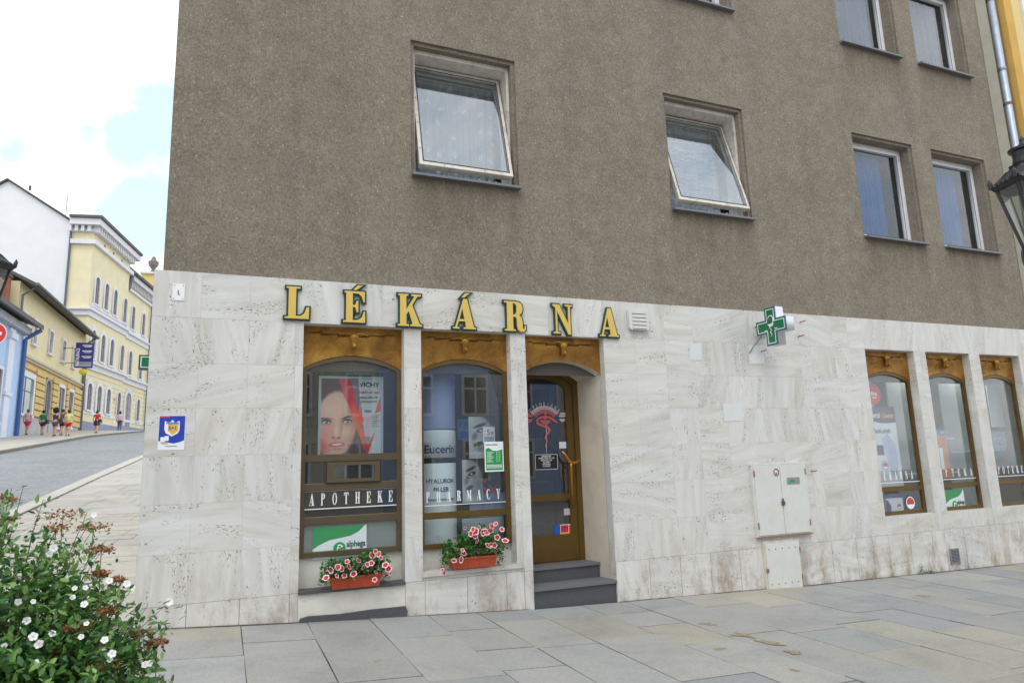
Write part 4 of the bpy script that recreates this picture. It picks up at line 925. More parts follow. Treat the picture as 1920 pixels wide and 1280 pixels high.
# blue leaflet at the corner
a, d = W(298, 778); c = 1.845
NP = empty('leaflet', (-.585, 0, 1.845), 0, 'blue and white advertising leaflet taped to the stone near the left corner', 'leaflet')
q = MB(); q.box(0, .225, -.003, -.001, 0, .32); q.build('sheet', M['paper'], NP)
blu = pm('blue_print', S(34, 62, 170), .5, .15, 10); q = MB(); q.prism([(.004, .085), (.06, .075), (.13, .06), (.19, .075), (.221, .09), (.221, .317), (.004, .317)], -.0045, -.0032); q.build('blue_field', blu, NP)
q = MB(); q.prism([(.05, .27), (.09, .255), (.115, .28), (.14, .255), (.175, .27), (.178, .19), (.165, .155), (.115, .125), (.062, .155), (.048, .19)], -.0058, -.0046, 0); q.prism([(.078, .235), (.165, .235), (.165, .18), (.12, .14), (.078, .18)], -.0072, -.0059, 1)
q.build('shield', [M['white'], pm('gold_print', S(220, 178, 70), .5)], NP)
q = MB(); q.box(.004, .09, -.0056, -.0046, .302, .315); q.build('red_flash', pm('red_flash', S(214, 60, 90), .5), NP)
text('leaflet_title', 'Nutrilon', .04, blu, NP, .115, -.0075, .238, .001, 'CENTER', 1, .75)
text('leaflet_offer', '5+1', .05, blu, NP, .12, -.0088, .187, .001, 'CENTER', 1, .9)
q = MB(); q.box(.02, .06, -.0058, -.0047, .075, .12, 0); q.box(.055, .09, -.007, -.0059, .085, .13, 0); q.box(.03, .08, -.0082, -.0072, .06, .075, 1); q.build('tins', [M['paper'], pm('tin_tan', S(190, 170, 150), .5)], NP)
text('leaflet_small_print', 'www.nutriklub.cz', .018, M['black'], NP, .115, -.0045, .03, 0, 'CENTER', 1, .8)
# left over patches of paint on the stone
for x0, x1, z0, z1 in ((5.51, 5.71, 2.855, 3.09), (5.97, 6.29, 2.065, 2.305), (6.48, 6.75, 2.83, 3.10)):
    q = MB(); q.face([(x0, -.004, z0), (x1, -.004, z0+.01), (x1+.006, -.004, z1), (x0+.01, -.004, z1-.008)]); q.build('paint_patch', M['patch'], B)
# stubs and rust in the wall near the cross
q = MB()
for px, py in ((1503, 603), (1500, 630), (1430, 658), (1524, 883)):
    x, z = W(px, py, -.03); q.tube([(x, .0, z), (x, -.06, z), (x+.03, -.07, z+.01)], .008, 6)
q.build('old_wall_hooks', M['rust'], B)
# ---- green cross lightbox
cx, cz = 6.66, 3.285
X = empty('cross_sign', (6.60, 0, 3.29), 0, 'green pharmacy cross sign with a white bowl and snake, projecting from the stone wall', 'sign')
def cross(s, w): return [(-w, -s), (w, -s), (w, -w), (s, -w), (s, w), (w, w), (w, s), (-w, s), (-w, w), (-s, w), (-s, -w), (-w, -w)]
RX = rad(-87)
cs = .252; cw = .09
cb = link('casing', curvemesh([cross(cs, cw)], .14), M['lightbox'], X, (0, -.345, .0), (0, 0, RX))
link('green_face', curvemesh([cross(cs-.002, cw-.002)], .006), M['green_sign'], cb, (0, -.007, 0))
link('white_line', curvemesh([cross(cs-.022, cw-.022), cross(cs-.032, cw-.032)], .002), M['white'], cb, (0, -.0095, 0))
link('white_rim', curvemesh([cross(cs+.003, cw+.003), cross(cs-.006, cw-.006)], .01), pm('blue_grey_rim', S(70, 110, 130), .4), cb, (0, -.0085, 0))
q = MB(); q.tube([(-.04, -.012, .10), (-.02, -.012, .135), (.02, -.012, .14), (.05, -.012, .11), (.05, -.012, .06), (.02, -.012, .02), (-.02, -.012, -.02), (.01, -.012, -.05), (-.01, -.012, -.08), (.01, -.012, -.11), (.0, -.012, -.14)], [.004, .006, .007, .007, .007, .007, .006, .006, .005, .004, .003], 6)
q.prism([(-.05, .03), (.06, .03), (.035, .0), (.0, -.012), (-.025, 0)], -.013, -.010); q.box(-.11, -.06, -.012, -.01, -.055, -.045); q.box(.06, .11, -.012, -.01, -.045, -.035)
q.build('bowl_and_snake', M['white'], cb)
for pts_ in ([(.07, -.1, -.05), (.16, 0, -.06)], [(.04, -.12, -.09), (-.04, -.05, -.2), (-.10, 0, -.31)], [(.05, -.1, .06), (.05, 0, .06)], [(.09, -.1, -.08), (.2, 0, -.08)]):
    q = MB(); q.tube(pts_, .010, 7); q.build('bracket', M['steelgrey'], X)
# green box sign up the side street
Z2 = empty('box_sign', (-.70, 5.0, 3.385), 0, 'green square box sign projecting from the side of the corner building', 'sign')
q = MB(); q.box(-.62, -.34, -.08, .08, -.115, .115); q.build('casing', pm('dark_green_casing', S(20, 72, 56), .4), Z2)
q = MB(); q.box(-.595, -.365, -.086, -.081, -.09, .09, 0); q.box(-.58, -.38, -.09, -.087, -.075, .075, 1); q.build('sign_face', [M['white'], M['green_sign']], Z2)
q = MB(); q.tube([(-.34, 0, 0), (0, 0, 0)], .012, 7); q.build('bracket', M['steelgrey'], Z2)
# ------------------------------------------------------------------ things in the windows
def thing_board(name, label, cat, px0, py0, px1, py1, y, mat, th=.01, group=None):
    "flat poster or panel; returns its root with a local x,z origin at the lower left corner"
    (a, d), (b, c) = W(px0, py0, y), W(px1, py1, y)
    r = empty(name, (a, y, c), 0, label, cat, group); q = MB(); q.box(0, b-a, -th, 0, 0, d-c); q.build('board', mat, r); return r, b-a, d-c
# light box with a woman's face
VP, w, h = thing_board('lightbox_poster', 'silver framed poster of a woman with a red ribbon in the left shop window', 'poster', 598, 706, 716, 858, .34, M['paper'], .03)
link('poster_frame', curvemesh([rect(-.005, w+.005, -.01, h+.005), rect(.022, w-.022, .015, h-.022)], .02), pm('silver_frame', S(176, 186, 190), .35, .05, 4, metal=.4), VP, (0, -.045, 0))
def flat(name, pts, mat, y, parent=VP, fx=None):
    fx = fx or (lambda p: (p[0]*w, p[1]*h)); q = MB(); q.prism([fx(p) for p in pts], y-.0008, y); return q.build(name, mat, parent)
sk = pm('portrait_skin', S(214, 160, 146), .6, .10, 5); hr = pm('portrait_hair', S(74, 58, 58), .6, .3, 9); rd = pm('ribbon_red', S(214, 66, 70), .5, .25, 5); gry = pm('soft_grey_print', S(150, 152, 158), .6, .1, 3)
def P_(u, v): return ((u-150)/(870-150), (1165-v)/(1165-290))      # reading the poster in its own enlarged picture
def fl(name, uv, mat, y): return flat(name, [P_(*p) for p in uv], mat, y)
def paint(name, parent, w, h, y, f, nx=84, nz=100):
    "a printed picture: one sheet whose small cells carry the print's own colours"
    q = MB()
    vs = [(w*i/nx, y, h*j/nz) for j in range(nz+1) for i in range(nx+1)]; b0 = len(q.v); q.v += vs
    for j in range(nz):
        for i in range(nx):
            c = f((i+.5)/nx, (j+.5)/nz); q.f.append((j*(nx+1)+i, j*(nx+1)+i+1, (j+1)*(nx+1)+i+1, (j+1)*(nx+1)+i)); q.m.append(0); q.uv.append(None); q.tint.append(tuple(lin(max(0, min(255, k))) for k in c))
    return q.build(name, M['print'], parent)
def inpoly(x, y, P):
    r = False; n = len(P); j = n-1
    for i in range(n):
        if (P[i][1] > y) != (P[j][1] > y) and x < (P[j][0]-P[i][0])*(y-P[i][1])/(P[j][1]-P[i][1])+P[i][0]: r = not r
        j = i
    return r
def over(c, col, a): return tuple(p+(q-p)*max(0, min(1, a)) for p, q in zip(c, col))
def el(x, y, cx, cy, rx, ry, soft=.3, rot=0):
    dx, dy = x-cx, y-cy; cr_, sr_ = math.cos(rot), math.sin(rot); u, v = (dx*cr_+dy*sr_)/rx, (-dx*sr_+dy*cr_)/ry; return (1-math.hypot(u, v))/soft+.5
M['print'], t_, b_p = newmat('printed_picture'); t_.links.new(N(t_, 'ShaderNodeAttribute', attribute_name='tint').outputs['Color'], b_p.inputs['Base Color']); b_p.inputs['Roughness'].default_value = .35
def woman(u, v):
    x, y = 150+u*720, 1165-v*875; n = noise.noise(Vector((x*.006, y*.006, 0))); n2 = noise.noise(Vector((x*.03, y*.006, 3)))
    c = (188, 196, 202)
    if x < 690-(1155-y)*.12: c = over(c, (120, 114, 122), .9)
    c = over(c, (70+26*n2, 58+20*n2, 62+18*n2), el(x, y, 280, 470, 330, 330, .35)*(1 if x < 450+(y-300)*.3 else 0))
    c = over(c, (96+30*n2, 78+22*n2, 74+20*n2), (1 if x < 500+(y-700)*.48 else 0)*el(x, y, 430, 1080, 330, 330, .5)*.9)
    sk_ = (216+10*n, 168+8*n, 152); sk_ = over(sk_, (168, 118, 106), (x-400)/170*.8); sk_ = over(sk_, (238, 200, 186), el(x, y, 290, 620, 170, 120, 1.2)*.5)
    sk_ = over(sk_, (240, 196, 170), el(x, y, 450, 880, 80, 60, 1.4)*.5); sk_ = over(sk_, (226, 130, 116), el(x, y, 200, 930, 110, 130, 1.3)*.55)
    c = over(c, sk_, el(x, y, 340, 800, 232, 355, .12, .10))
    c = over(c, (84, 66, 68), el(x, y, 225, 742, 70, 12, .9, .05)*.9); c = over(c, (84, 62, 64), el(x, y, 462, 726, 62, 11, .9, -.28)*.95)
    for ex_, ey_ in ((232, 778), (468, 772)):
        c = over(c, (150, 110, 108), el(x, y, ex_, ey_-4, 66, 32, .8)*.6); c = over(c, (50, 42, 50), el(x, y, ex_, ey_-6, 52, 21, .35)); c = over(c, (214, 214, 222), el(x, y, ex_, ey_+2, 40, 13, .35)); c = over(c, (52, 58, 74), el(x, y, ex_+4, ey_-1, 17, 16, .3)); c = over(c, (230, 230, 236), el(x, y, ex_-3, ey_-6, 5, 5, .6))
    c = over(c, (176, 118, 106), el(x, y, 400, 860, 14, 80, 1.2, .1)*.5); c = over(c, (245, 212, 196), el(x, y, 345, 870, 16, 70, 1.2)*.5); c = over(c, (130, 76, 72), el(x, y, 314, 938, 20, 9, .9)*.8); c = over(c, (130, 76, 72), el(x, y, 374, 940, 20, 9, .9)*.8); c = over(c, (184, 124, 112), el(x, y, 345, 950, 50, 12, 1)*.6)
    c = over(c, (188, 88, 92), el(x, y, 355, 1014, 90, 27, .25, -.04)); c = over(c, (232, 222, 222), el(x, y, 358, 1011, 62, 9, .4, -.04)); c = over(c, (226, 142, 140), el(x, y, 362, 1032, 40, 8, 1)*.6); c = over(c, (150, 92, 84), el(x, y, 360, 1060, 60, 10, 1.2)*.5)
    c = over(c, (206, 60, 70), el(x, y, 190, 1030, 90, 60, .8, .8)*.5)
    if inpoly(x, y, [(355, 290), (485, 290), (548, 480), (560, 590), (600, 620), (660, 760), (640, 800), (604, 790), (640, 870), (700, 1020), (800, 850), (775, 930), (700, 1130), (655, 1060), (545, 760), (480, 600), (430, 500)]):
        k = noise.noise(Vector((x*.012, y*.012, 7))); c = over((206, 62, 78), (232, 96, 66), (y-560)/120 if y < 760 else 1-(y-900)/200); c = tuple(q+26*k for q in c)
    if inpoly(x, y, [(845, 500), (845, 660), (780, 690), (805, 600)]): c = (214, 96, 92)
    return c
paint('printed_picture', VP, w, h, -.0312, woman, 96, 116)
text('poster_title', 'VICHY', h*.085, M['black'], VP, P_(600, 0)[0]*w, -.037, P_(0, 400)[1]*h, .0015, 'LEFT', 1, 1.0)
text('poster_text', 'TEINTS ACTION', h*.036, rd, VP, P_(600, 0)[0]*w, -.037, P_(0, 468)[1]*h, .0005, 'LEFT', 1, .95); text('poster_text', 'IDEALIA LIFTACTIV', h*.03, M['black'], VP, P_(600, 0)[0]*w, -.037, P_(0, 522)[1]*h, .0004, 'LEFT', 1, .9)
text('poster_text', 'VICHY', h*.03, M['black'], VP, P_(660, 0)[0]*w, -.038, P_(0, 670)[1]*h, .0003)
q = MB()
for k in range(7): a_, b_2 = P_(745, 705+k*20), P_(838-(k % 3)*18, 709+k*20); q.box(a_[0]*w, b_2[0]*w, -.037, -.036, b_2[1]*h, a_[1]*h)
for k in range(2): a_, b_2 = P_(590, 548+k*14), P_(800, 552+k*14); q.box(a_[0]*w, b_2[0]*w, -.037, -.036, b_2[1]*h, a_[1]*h)
q.build('small_print', pm('grey_ink', S(120, 80, 86), .5), VP)
fl('product_tube', [(670, 700), (715, 700), (722, 935), (664, 935)], pm('pale_tube', S(206, 168, 186), .5, .1, 6), -.0372); fl('product_cap', [(664, 935), (722, 935), (724, 1000), (662, 1000)], M['steelgrey'], -.0378)
q = MB(); q.tube([(.03, -.01, h), (.03, -.01, 2.9-W(598, 858, .34)[1])], .002, 5); q.tube([(w-.03, -.01, h), (w-.03, -.01, 2.9-W(598, 858, .34)[1])], .002, 5); q.build('hanging_wire', M['steelgrey'], VP)
# large jar column display
jy = .52; (ja, jt), (jb, _) = W(786, 806, .40), W(863, 806, .40); jr = (jb-ja)/2; jcx = (ja+jb)/2
JR = empty('jar_column_display', (jcx, .40+jr*.9, .70), 0, 'tall white cream jar display column with blue lettering in the right shop window', 'display')
zt_ = jt-.70; lid0 = W(825, 857, .40)[1]-.70; j0 = W(825, 868, .40)[1]-.70
q = MB(); q.lathe([(jr*.99, 0), (jr*.99, j0-.01), (jr*.97, j0)], 40); q.build('jar_body', pm('jar_white', S(228, 234, 236), .35, .04, 2), JR, smooth=True)
q = MB(); q.lathe([(jr*.9, j0), (jr*.9, lid0-.005)], 40); q.build('jar_neck', M['black'], JR, smooth=True)
q = MB(); q.lathe([(jr*.9, lid0-.005), (jr, lid0), (jr, zt_-.02), (jr*.97, zt_), (0, zt_)], 40); q.build('jar_lid', pm('lid_white', S(216, 222, 224), .3, .03, 2), JR, smooth=True)
q = MB(); q.lathe([(jr*.995, zt_+.01), (jr*.995, W(825, 700, .4)[1]-.7), (0, W(825, 700, .4)[1]-.7)], 40); q.build('column_top', pm('lilac_grey_column', S(140, 150, 186), .5, .05, 2), JR, smooth=True)
def wrap(me, zc, rr_):
    for v in me.vertices:
        t = v.co.x/rr_; dpt = rr_+(.0015-v.co.y)+.001; v.co = Vector((math.sin(t)*dpt, -math.cos(t)*dpt, v.co.z+zc))
    return me
navy = pm('navy_print', S(30, 36, 84), .5); 
def jtext(s_, size, px, py, sx=1, bold=.002, mat=navy):
    x, z = W(px, py, .40); me = textmesh(s_, size, .0015, bold, 'CENTER'); me.transform(Matrix.Scale(sx, 4, (1, 0, 0)))
    bm = bmesh.new(); bm.from_mesh(me); bmesh.ops.triangulate(bm, faces=bm.faces); bmesh.ops.subdivide_edges(bm, edges=[e for e in bm.edges if e.calc_length() > .05], cuts=1); bm.to_mesh(me); bm.free()
    link('jar_lettering', wrap(me, z-.70, jr), mat, JR)
jtext('Eucerin', .132, 826, 849, .98, .003); jtext('HYALURON', .068, 829, 905, .95, .001); jtext('FILLER', .070, 828, 921, .95, .001); jtext('INTENZIVNÍ VYPLŇUJÍCÍ PÉČE', .03, 826, 938, .9, .0003)
x_, z_ = W(827, 856, .4); me = curvemesh([[(-.13, .02), (0, -.02), (.13, .02), (.06, .022), (0, .022), (-.06, .022)]], .0015); link('red_swoosh', wrap(me, z_-.70, jr+.001), pm('red_swoosh', S(206, 40, 52), .5), JR)
# black and white portrait panels beside it
for (b4, lab, yy) in (((878, 781, 929, 858), 'grey portrait poster of a tilted face hanging in the right shop window', .42), ((866, 862, 906, 940), 'lower grey face panel beside the jar column in the right shop window', .46)):
    R2, w, h = thing_board('portrait_panel', lab, 'poster', *b4, yy, pm('pale_print', S(196, 202, 206), .5, .06, 3), .012)
    fx = lambda p: (p[0]*w, p[1]*h)
    def grey(u, v):
        n = noise.noise(Vector((u*4, v*4, yy*9))); g0 = 200
        x, y = u*100, 140-v*140; c = (190, 196, 202); c = over(c, (92+20*n,)*3, el(x, y, 85, 30, 55, 70, .5)); c = over(c, (176+16*n,)*3, el(x, y, 48, 62, 46, 66, .2, -.35)); c = over(c, (120, 122, 128), el(x, y, 80, 80, 30, 50, 1.2)*.7)
        c = over(c, (60, 60, 66), el(x, y, 42, 30, 24, 5, .8, -.3)); c = over(c, (50, 50, 56), el(x, y, 46, 46, 17, 6, .5, -.2)); c = over(c, (210, 212, 216), el(x, y, 44, 47, 6, 3, .5)); c = over(c, (96, 98, 104), el(x, y, 22, 66, 9, 14, 1, .5)*.8); c = over(c, (84, 80, 86), el(x, y, 34, 92, 18, 7, .5, -.3)); c = over(c, (130, 132, 138), el(x, y, 40, 108, 20, 8, 1)*.7)
        return c
    paint('printed_picture', R2, w, h, -.0126, grey, 44, 60)
R3, w, h = thing_board('price_card', 'small red and white offer card clipped to the grey portrait poster', 'card', 905, 800, 928, 830, .40, M['paper'], .006)
text('card_text', '5x', h*.5, pm('offer_red', S(200, 70, 90), .5), R3, w*.3, -.008, h*.5, .0005)
q = MB(); q.box(w*.1, w*.9, -.0072, -.0062, h*.1, h*.4); q.build('card_picture', pm('pale_blue_print', S(160, 174, 200), .5, .2, 12), R3)
R3, w, h = thing_board('lilac_packet_board', 'pale board of lilac packets standing low behind the right shop window', 'display', 880, 925, 948, 965, .5, pm('lilac_print', S(150, 160, 190), .5, .2, 8), .012)
text('card_text', '5x', h*.9, pm('offer_red2', S(190, 80, 96), .5), R3, w*.25, -.014, h*.9, .001)
R3, w, h = thing_board('lilac_packet_board', 'wide grey promotional board along the foot of the right shop window', 'display', 866, 972, 945, 1030, .5, pm('grey_board', S(112, 116, 128), .5, .3, 5), .012)
q = MB(); q.box(0, w, -.0135, -.0125, h*.55, h); q.build('pale_band', pm('pale_band', S(170, 178, 192), .5, .1, 5), R3)
# word panel seen through glass
R3, w, h = thing_board('blue_word_panel', 'blue word panel half hidden behind the grey portrait poster', 'panel', 858, 786, 884, 824, .8, pm('panel_grey', S(120, 140, 176), .5), .01)
text('panel_word', 'PA', h*.45, pm('blue_word', S(50, 110, 200), .5), R3, w*.05, -.012, h*.6, .002); q = MB(); q.box(w*.1, w*.8, -.012, -.0105, h*.05, h*.4); q.build('blue_block', pm('blue_block', S(50, 110, 200), .5), R3)
# green price list on the glass
R4, w, h = thing_board('price_list', 'green and white price list stuck inside the right shop window', 'notice', 908, 828, 945, 883, .1425, M['paper'], .001)
fx = lambda p: (p[0]*w, p[1]*h)
flat('green_field', [(.06, .05), (.94, .05), (.94, .74), (.7, .69), (.45, .70), (.2, .8), (.06, .76)], M['green_print'], -.0015, R4, fx)
text('price_title', 'LÉKÁRNA U FLORIÁNA', h*.06, M['black'], R4, w*.06, -.003, h*.88, .0002, 'LEFT', 1, .7)
for k in range(6): text('price_row', ('PONDĚLÍ', 'ÚTERÝ', 'STŘEDA', 'ČTVRTEK', 'PÁTEK', 'SOBOTA')[k], h*.055, M['white'], R4, w*.12, -.004, h*(.62-.06*k), .0003); text('price_value', '8 - 17', h*.055, M['white'], R4, w*.62, -.004, h*(.62-.06*k), .0003)
q = MB()
for k in range(3): q.box(w*.1, w*.9, -.0035, -.0025, h*(.12+.045*k), h*(.14+.045*k))
q.build('fine_lines', M['white'], R4)
# green and white swoosh boards
def swoosh(b4, y, lab):
    r, w, h = thing_board('swoosh_board', lab, 'sign', *b4, y, M['paper'], .004)
    fx = lambda p: (p[0]*w, p[1]*h)
    flat('green_swoosh', [(0, 1), (0, .33), (.12, .45), (.3, .58), (.5, .63), (.7, .68), (.85, .8), (.97, .995)], M['green_print'], -.005, r, fx)
    q = MB(); c_ = (w*.49, h*.3); R_2 = h*.2; q.prism([(c_[0]+R_2*math.cos(t), c_[1]+R_2*math.sin(t)) for t in [k*math.pi/10 for k in range(20)]], -.0062, -.0045, 0)
    q.tube([(c_[0]+R_2*u, -.0068, c_[1]+R_2*v) for u, v in ((.55, -.25), (.1, -.55), (-.4, -.3), (-.3, .05), (.1, .05), (-.3, .15), (-.2, .5), (.2, .5), (.5, .25), (.2, .2))], R_2*.11, 5, 1)
    q.build('round_logo', [M['green_print'], M['white']], r)
    text('board_word', 'alphega', h*.27, pm('dark_green_ink', S(20, 96, 66), .5), r, w*.62, -.006, h*.33, .002, 'LEFT', 1, .85*w/h/1.9); text('board_subword', 'lékárna', h*.2, pm('grey_ink2', S(150, 154, 156), .5), r, w*.62, -.006, h*.13, .0008, 'LEFT', 1, .9*w/h/1.9)
q = MB(); q.box(.75, 1.70, .17, .18, .80, 1.10); q.build('frosted_backing', pm('frosted_backing', S(140, 146, 142), .6, .04, 2), w1)
swoosh((587, 989, 687, 1041), .155, 'green and white board with a round logo standing low in the left shop window')
swoosh((1768, 919, 1811, 957), .155, 'green and white logo board in the middle one of the right windows')
# right hand displays
R5, w, h = thing_board('movement_poster', 'white and purple poster with a round red seal in the first of the right windows', 'poster', 1632, 762, 1694, 912, .30, pm('poster_paper', S(214, 214, 220), .5, .03, 3), .01)
fx = lambda p: (p[0]*w, p[1]*h); pur = pm('purple_print', S(84, 62, 96), .5, .1, 5)
flat('purple_band', [(0, .82), (.2, .80), (.5, .79), (1, .80), (1, 1), (0, 1)], pur, -.0115, R5, fx); flat('pale_figure', [(.3, .6), (.55, .66), (.8, .55), (.9, .3), (.7, .1), (.5, .2), (.4, .4)], pm('pale_lilac', S(178, 184, 208), .5, .15, 6), -.0115, R5, fx)
text('poster_name', 'enzi', h*.1, M['white'], R5, w*.02, -.013, h*.86, .001, 'LEFT', 1, .8); text('poster_name', 'Comfort', h*.075, pm('yellow_ink', S(222, 196, 70), .5), R5, w*.42, -.013, h*.86, .001, 'LEFT', 1, .75, 0, .002, .3)
text('poster_slogan', 'hutná pohyb!', h*.085, pur, R5, w*.02, -.013, h*.67, .001, 'LEFT', 1, .62)
q = MB(); q.box(0, w*.32, -.0125, -.011, h*.4, h*.52); q.build('purple_tag', pur, R5)
def seal(parent, cx, cz, r, y):
    q = MB()
    for k, (rr_, mi) in enumerate(((1, 0), (.86, 1), (.72, 2))): q.prism([(cx+r*rr_*math.cos(t), cz+r*rr_*math.sin(t)) for t in [i*math.pi/14 for i in range(28)]], y-.001*(k+1), y-.001*k, mi)
    q.prism([(cx+r*.72*math.cos(t), cz+r*.72*math.sin(t)) for t in [math.pi*1.1+i*math.pi*.8/10 for i in range(11)]], y-.0041, y-.0031, 1)
    q.build('round_seal', [pm('violet_ring', S(70, 40, 110), .5), M['white'], pm('brick_red', S(190, 74, 62), .5, .2, 9)], parent)
seal(R5, w*.3, h*.27, w*.14, -.012)
R6, w, h = thing_board('packet', 'white and violet medicine packet at the foot of the first right window', 'packet', 1654, 927, 1690, 962, .22, pm('packet_white', S(214, 214, 222), .5, .03, 3), .05)
q = MB(); q.box(0, w, -.053, -.0505, h*.82, h); q.prism([(0, 0), (w*.2, 0), (w*.28, h*.4), (w*.12, h*.7), (0, h*.75)], -.053, -.0505); q.build('violet_print', pm('violet_print', S(110, 90, 150), .5, .2, 9), R6); seal(R6, w*.75, h*.4, w*.12, -.0515)
R7 = empty('seal_sticker', (W(1707, 942, .143)[0], .143, W(1707, 942, .143)[1]), 0, 'large round violet rimmed seal sticker on the glass beside the packet', 'sticker'); seal(R7, 0, 0, .105, 0)
R8 = empty('red_disc_sign', (W(1636, 738, .3)[0], .3, W(1636, 738, .3)[1]), 0, 'round red hanging sign with white letters behind the pillar of the right windows', 'sign')
q = MB(); q.prism([(.165*math.cos(t), .165*math.sin(t)) for t in [i*math.pi/16 for i in range(32)]], -.006, 0); q.build('disc', pm('disc_red', S(206, 36, 44), .5, .05, 4), R8); text('disc_text', 'dna', .09, M['white'], R8, -.05, -.008, -.02, .002); text('disc_text', 'nutri', .05, M['white'], R8, -.03, -.008, -.07, .001)
rb = random.Random(4)
def packets(x0, x1, z, y, n, lab, pal):
    for i in range(n):
        w = (x1-x0)/n; hh = rb.uniform(.1, .2); c_ = rb.choice(pal)
        r = empty('packet', (x0+w*(i+.1), y, z), 0, lab[i], 'packet', 'packets on the shelves of the right windows')
        q = MB(); q.box(0, w*.78, 0, .06, 0, hh); q.build('box', pm('packet_card', S(*c_), .5, .06, 6), r); q = MB(); q.box(.006, w*.7, -.0015, -.0002, hh*.55, hh*.8); q.build('printed_band', pm('packet_band', S(*rb.choice(pal)), .5), r)
sh4 = MB(); sh4.box(10.0, 10.93, .42, .72, 1.78, 1.80); sh4.box(10.0, 10.93, .42, .72, 1.24, 1.26); sh4.build('glass_shelf', M['lightbox'], w4)
packets(10.35, 10.85, 1.26, .45, 3, ['tallest box on the lower shelf nearest the left pillar of the middle right window', 'box in the centre of the lower shelf of the middle right window', 'box at the right end of the lower shelf of the middle right window'], [(206, 60, 50), (222, 210, 200), (214, 130, 90), (226, 226, 226)])
packets(10.35, 10.80, 1.80, .45, 3, ['left box on the upper shelf of the middle right window', 'middle box on the upper shelf of the middle right window', 'right box on the upper shelf of the middle right window'], [(90, 140, 200), (222, 200, 180), (150, 180, 214)])
R9, w, h = thing_board('orange_bottle_poster', 'tall orange and white bottle poster in the middle one of the right windows', 'poster', 1756, 815, 1784, 895, .4, pm('orange_print', S(204, 132, 104), .5, .25, 6), .01)
q = MB(); q.box(0, w*.35, -.0115, -.0102, h*.2, h*.7); q.build('white_label', M['paper'], R9)
R9, w, h = thing_board('blue_leaflet_display', 'grey blue leaflet board on the shelf of the last right window', 'poster', 1858, 808, 1888, 842, .4, pm('bluegrey_print', S(120, 134, 160), .5, .45, 14), .01)
R9, w, h = thing_board('white_banner', 'white paper banner hanging in the last right window', 'banner', 1846, 712, 1884, 800, .5, pm('banner_white', S(196, 204, 210), .5, .05, 2), .01)
sh5 = MB(); sh5.box(11.26, 12.18, .42, .72, 1.56, 1.58); sh5.build('glass_shelf', M['lightbox'], w5)
# hanging cords etc. in bay 1: dark shelving to the left of the light box
q = MB()
for z in (1.9, 2.1, 2.3): q.box(.72, .95, .8, 1.2, z, z+.02)
q.build('wall_shelf', M['room'], w1)
# ------------------------------------------------------------------ leaves and flowers
def leafcloud(mb, pts, size, cols, rn, flat_=.5, asp=.45):
    for p in pts:
        L_ = size*rn.uniform(.6, 1.25); w_ = L_*asp
        d = Vector((rn.gauss(0, 1), rn.gauss(0, 1), rn.gauss(0, 1)*flat_+.25)).normalized(); s_ = d.cross(Vector((rn.gauss(0, .5), rn.gauss(0, .5), 1))).normalized(); up = s_.cross(d)
        c = Vector(p); t = rn.choice(cols); k = rn.uniform(.7, 1.25); t = tuple(v*k for v in t[:3])
        a, b, c2, e, f = c, c+d*L_*.35+s_*w_*.5+up*L_*.06, c+d*L_*.75+s_*w_*.32+up*L_*.03, c+d*L_, None
        mb.face([a, b, c2, e], tint=t); mb.face([a, e, c+d*L_*.75-s_*w_*.32+up*L_*.03, c+d*L_*.35-s_*w_*.5+up*L_*.06], tint=t)
def petal_flower(mats, r, cup=.3, n=5, centre=True):
    q = MB()
    for i in range(n):
        a = 2*math.pi*i/n; ca, sa_ = math.cos(a), math.sin(a); h_ = math.pi/n*1.08
        def P(rr, da, dz): return (rr*math.cos(a+da), rr*math.sin(a+da), dz)
        inn = [P(.06*r, 0, 0), P(.62*r, -h_*.9, cup*r*.45), P(.74*r, 0, cup*r*.42), P(.62*r, h_*.9, cup*r*.45)]
        q.face(inn, 1); q.face([inn[1], P(r*.86, -h_*.85, cup*r*.6), P(r*.98, -h_*.4, cup*r*.5), P(r*1.0, 0, cup*r*.62), inn[2]], 0); q.face([inn[2], P(r*1.0, 0, cup*r*.62), P(r*.98, h_*.4, cup*r*.5), P(r*.86, h_*.85, cup*r*.6), inn[3]], 0)
    if centre: q.lathe([(.09*r, .02*r), (.07*r, .08*r), (0, .1*r)], 6, (0, 0, 0), 2)
    me = q.build('blossom', mats, None); m_ = me.data; bpy.data.objects.remove(me); return m_
def put_flower(me, parent, p, nrm, scale=1, name='blossom'):
    o = bpy.data.objects.new(name, me); COL.objects.link(o); o.parent = parent; o.location = p
    o.rotation_euler = (Vector(nrm).normalized().to_track_quat('Z', 'Y')@Euler((0, 0, random.random()*6)).to_quaternion()).to_euler(); o.scale = (scale,)*3; return o
pet = petal_flower([M['petal_pink'], M['petal_red'], M['yellow']], .034)
gs = [S(58, 112, 40), S(76, 134, 52), S(96, 150, 70), S(44, 90, 34)]
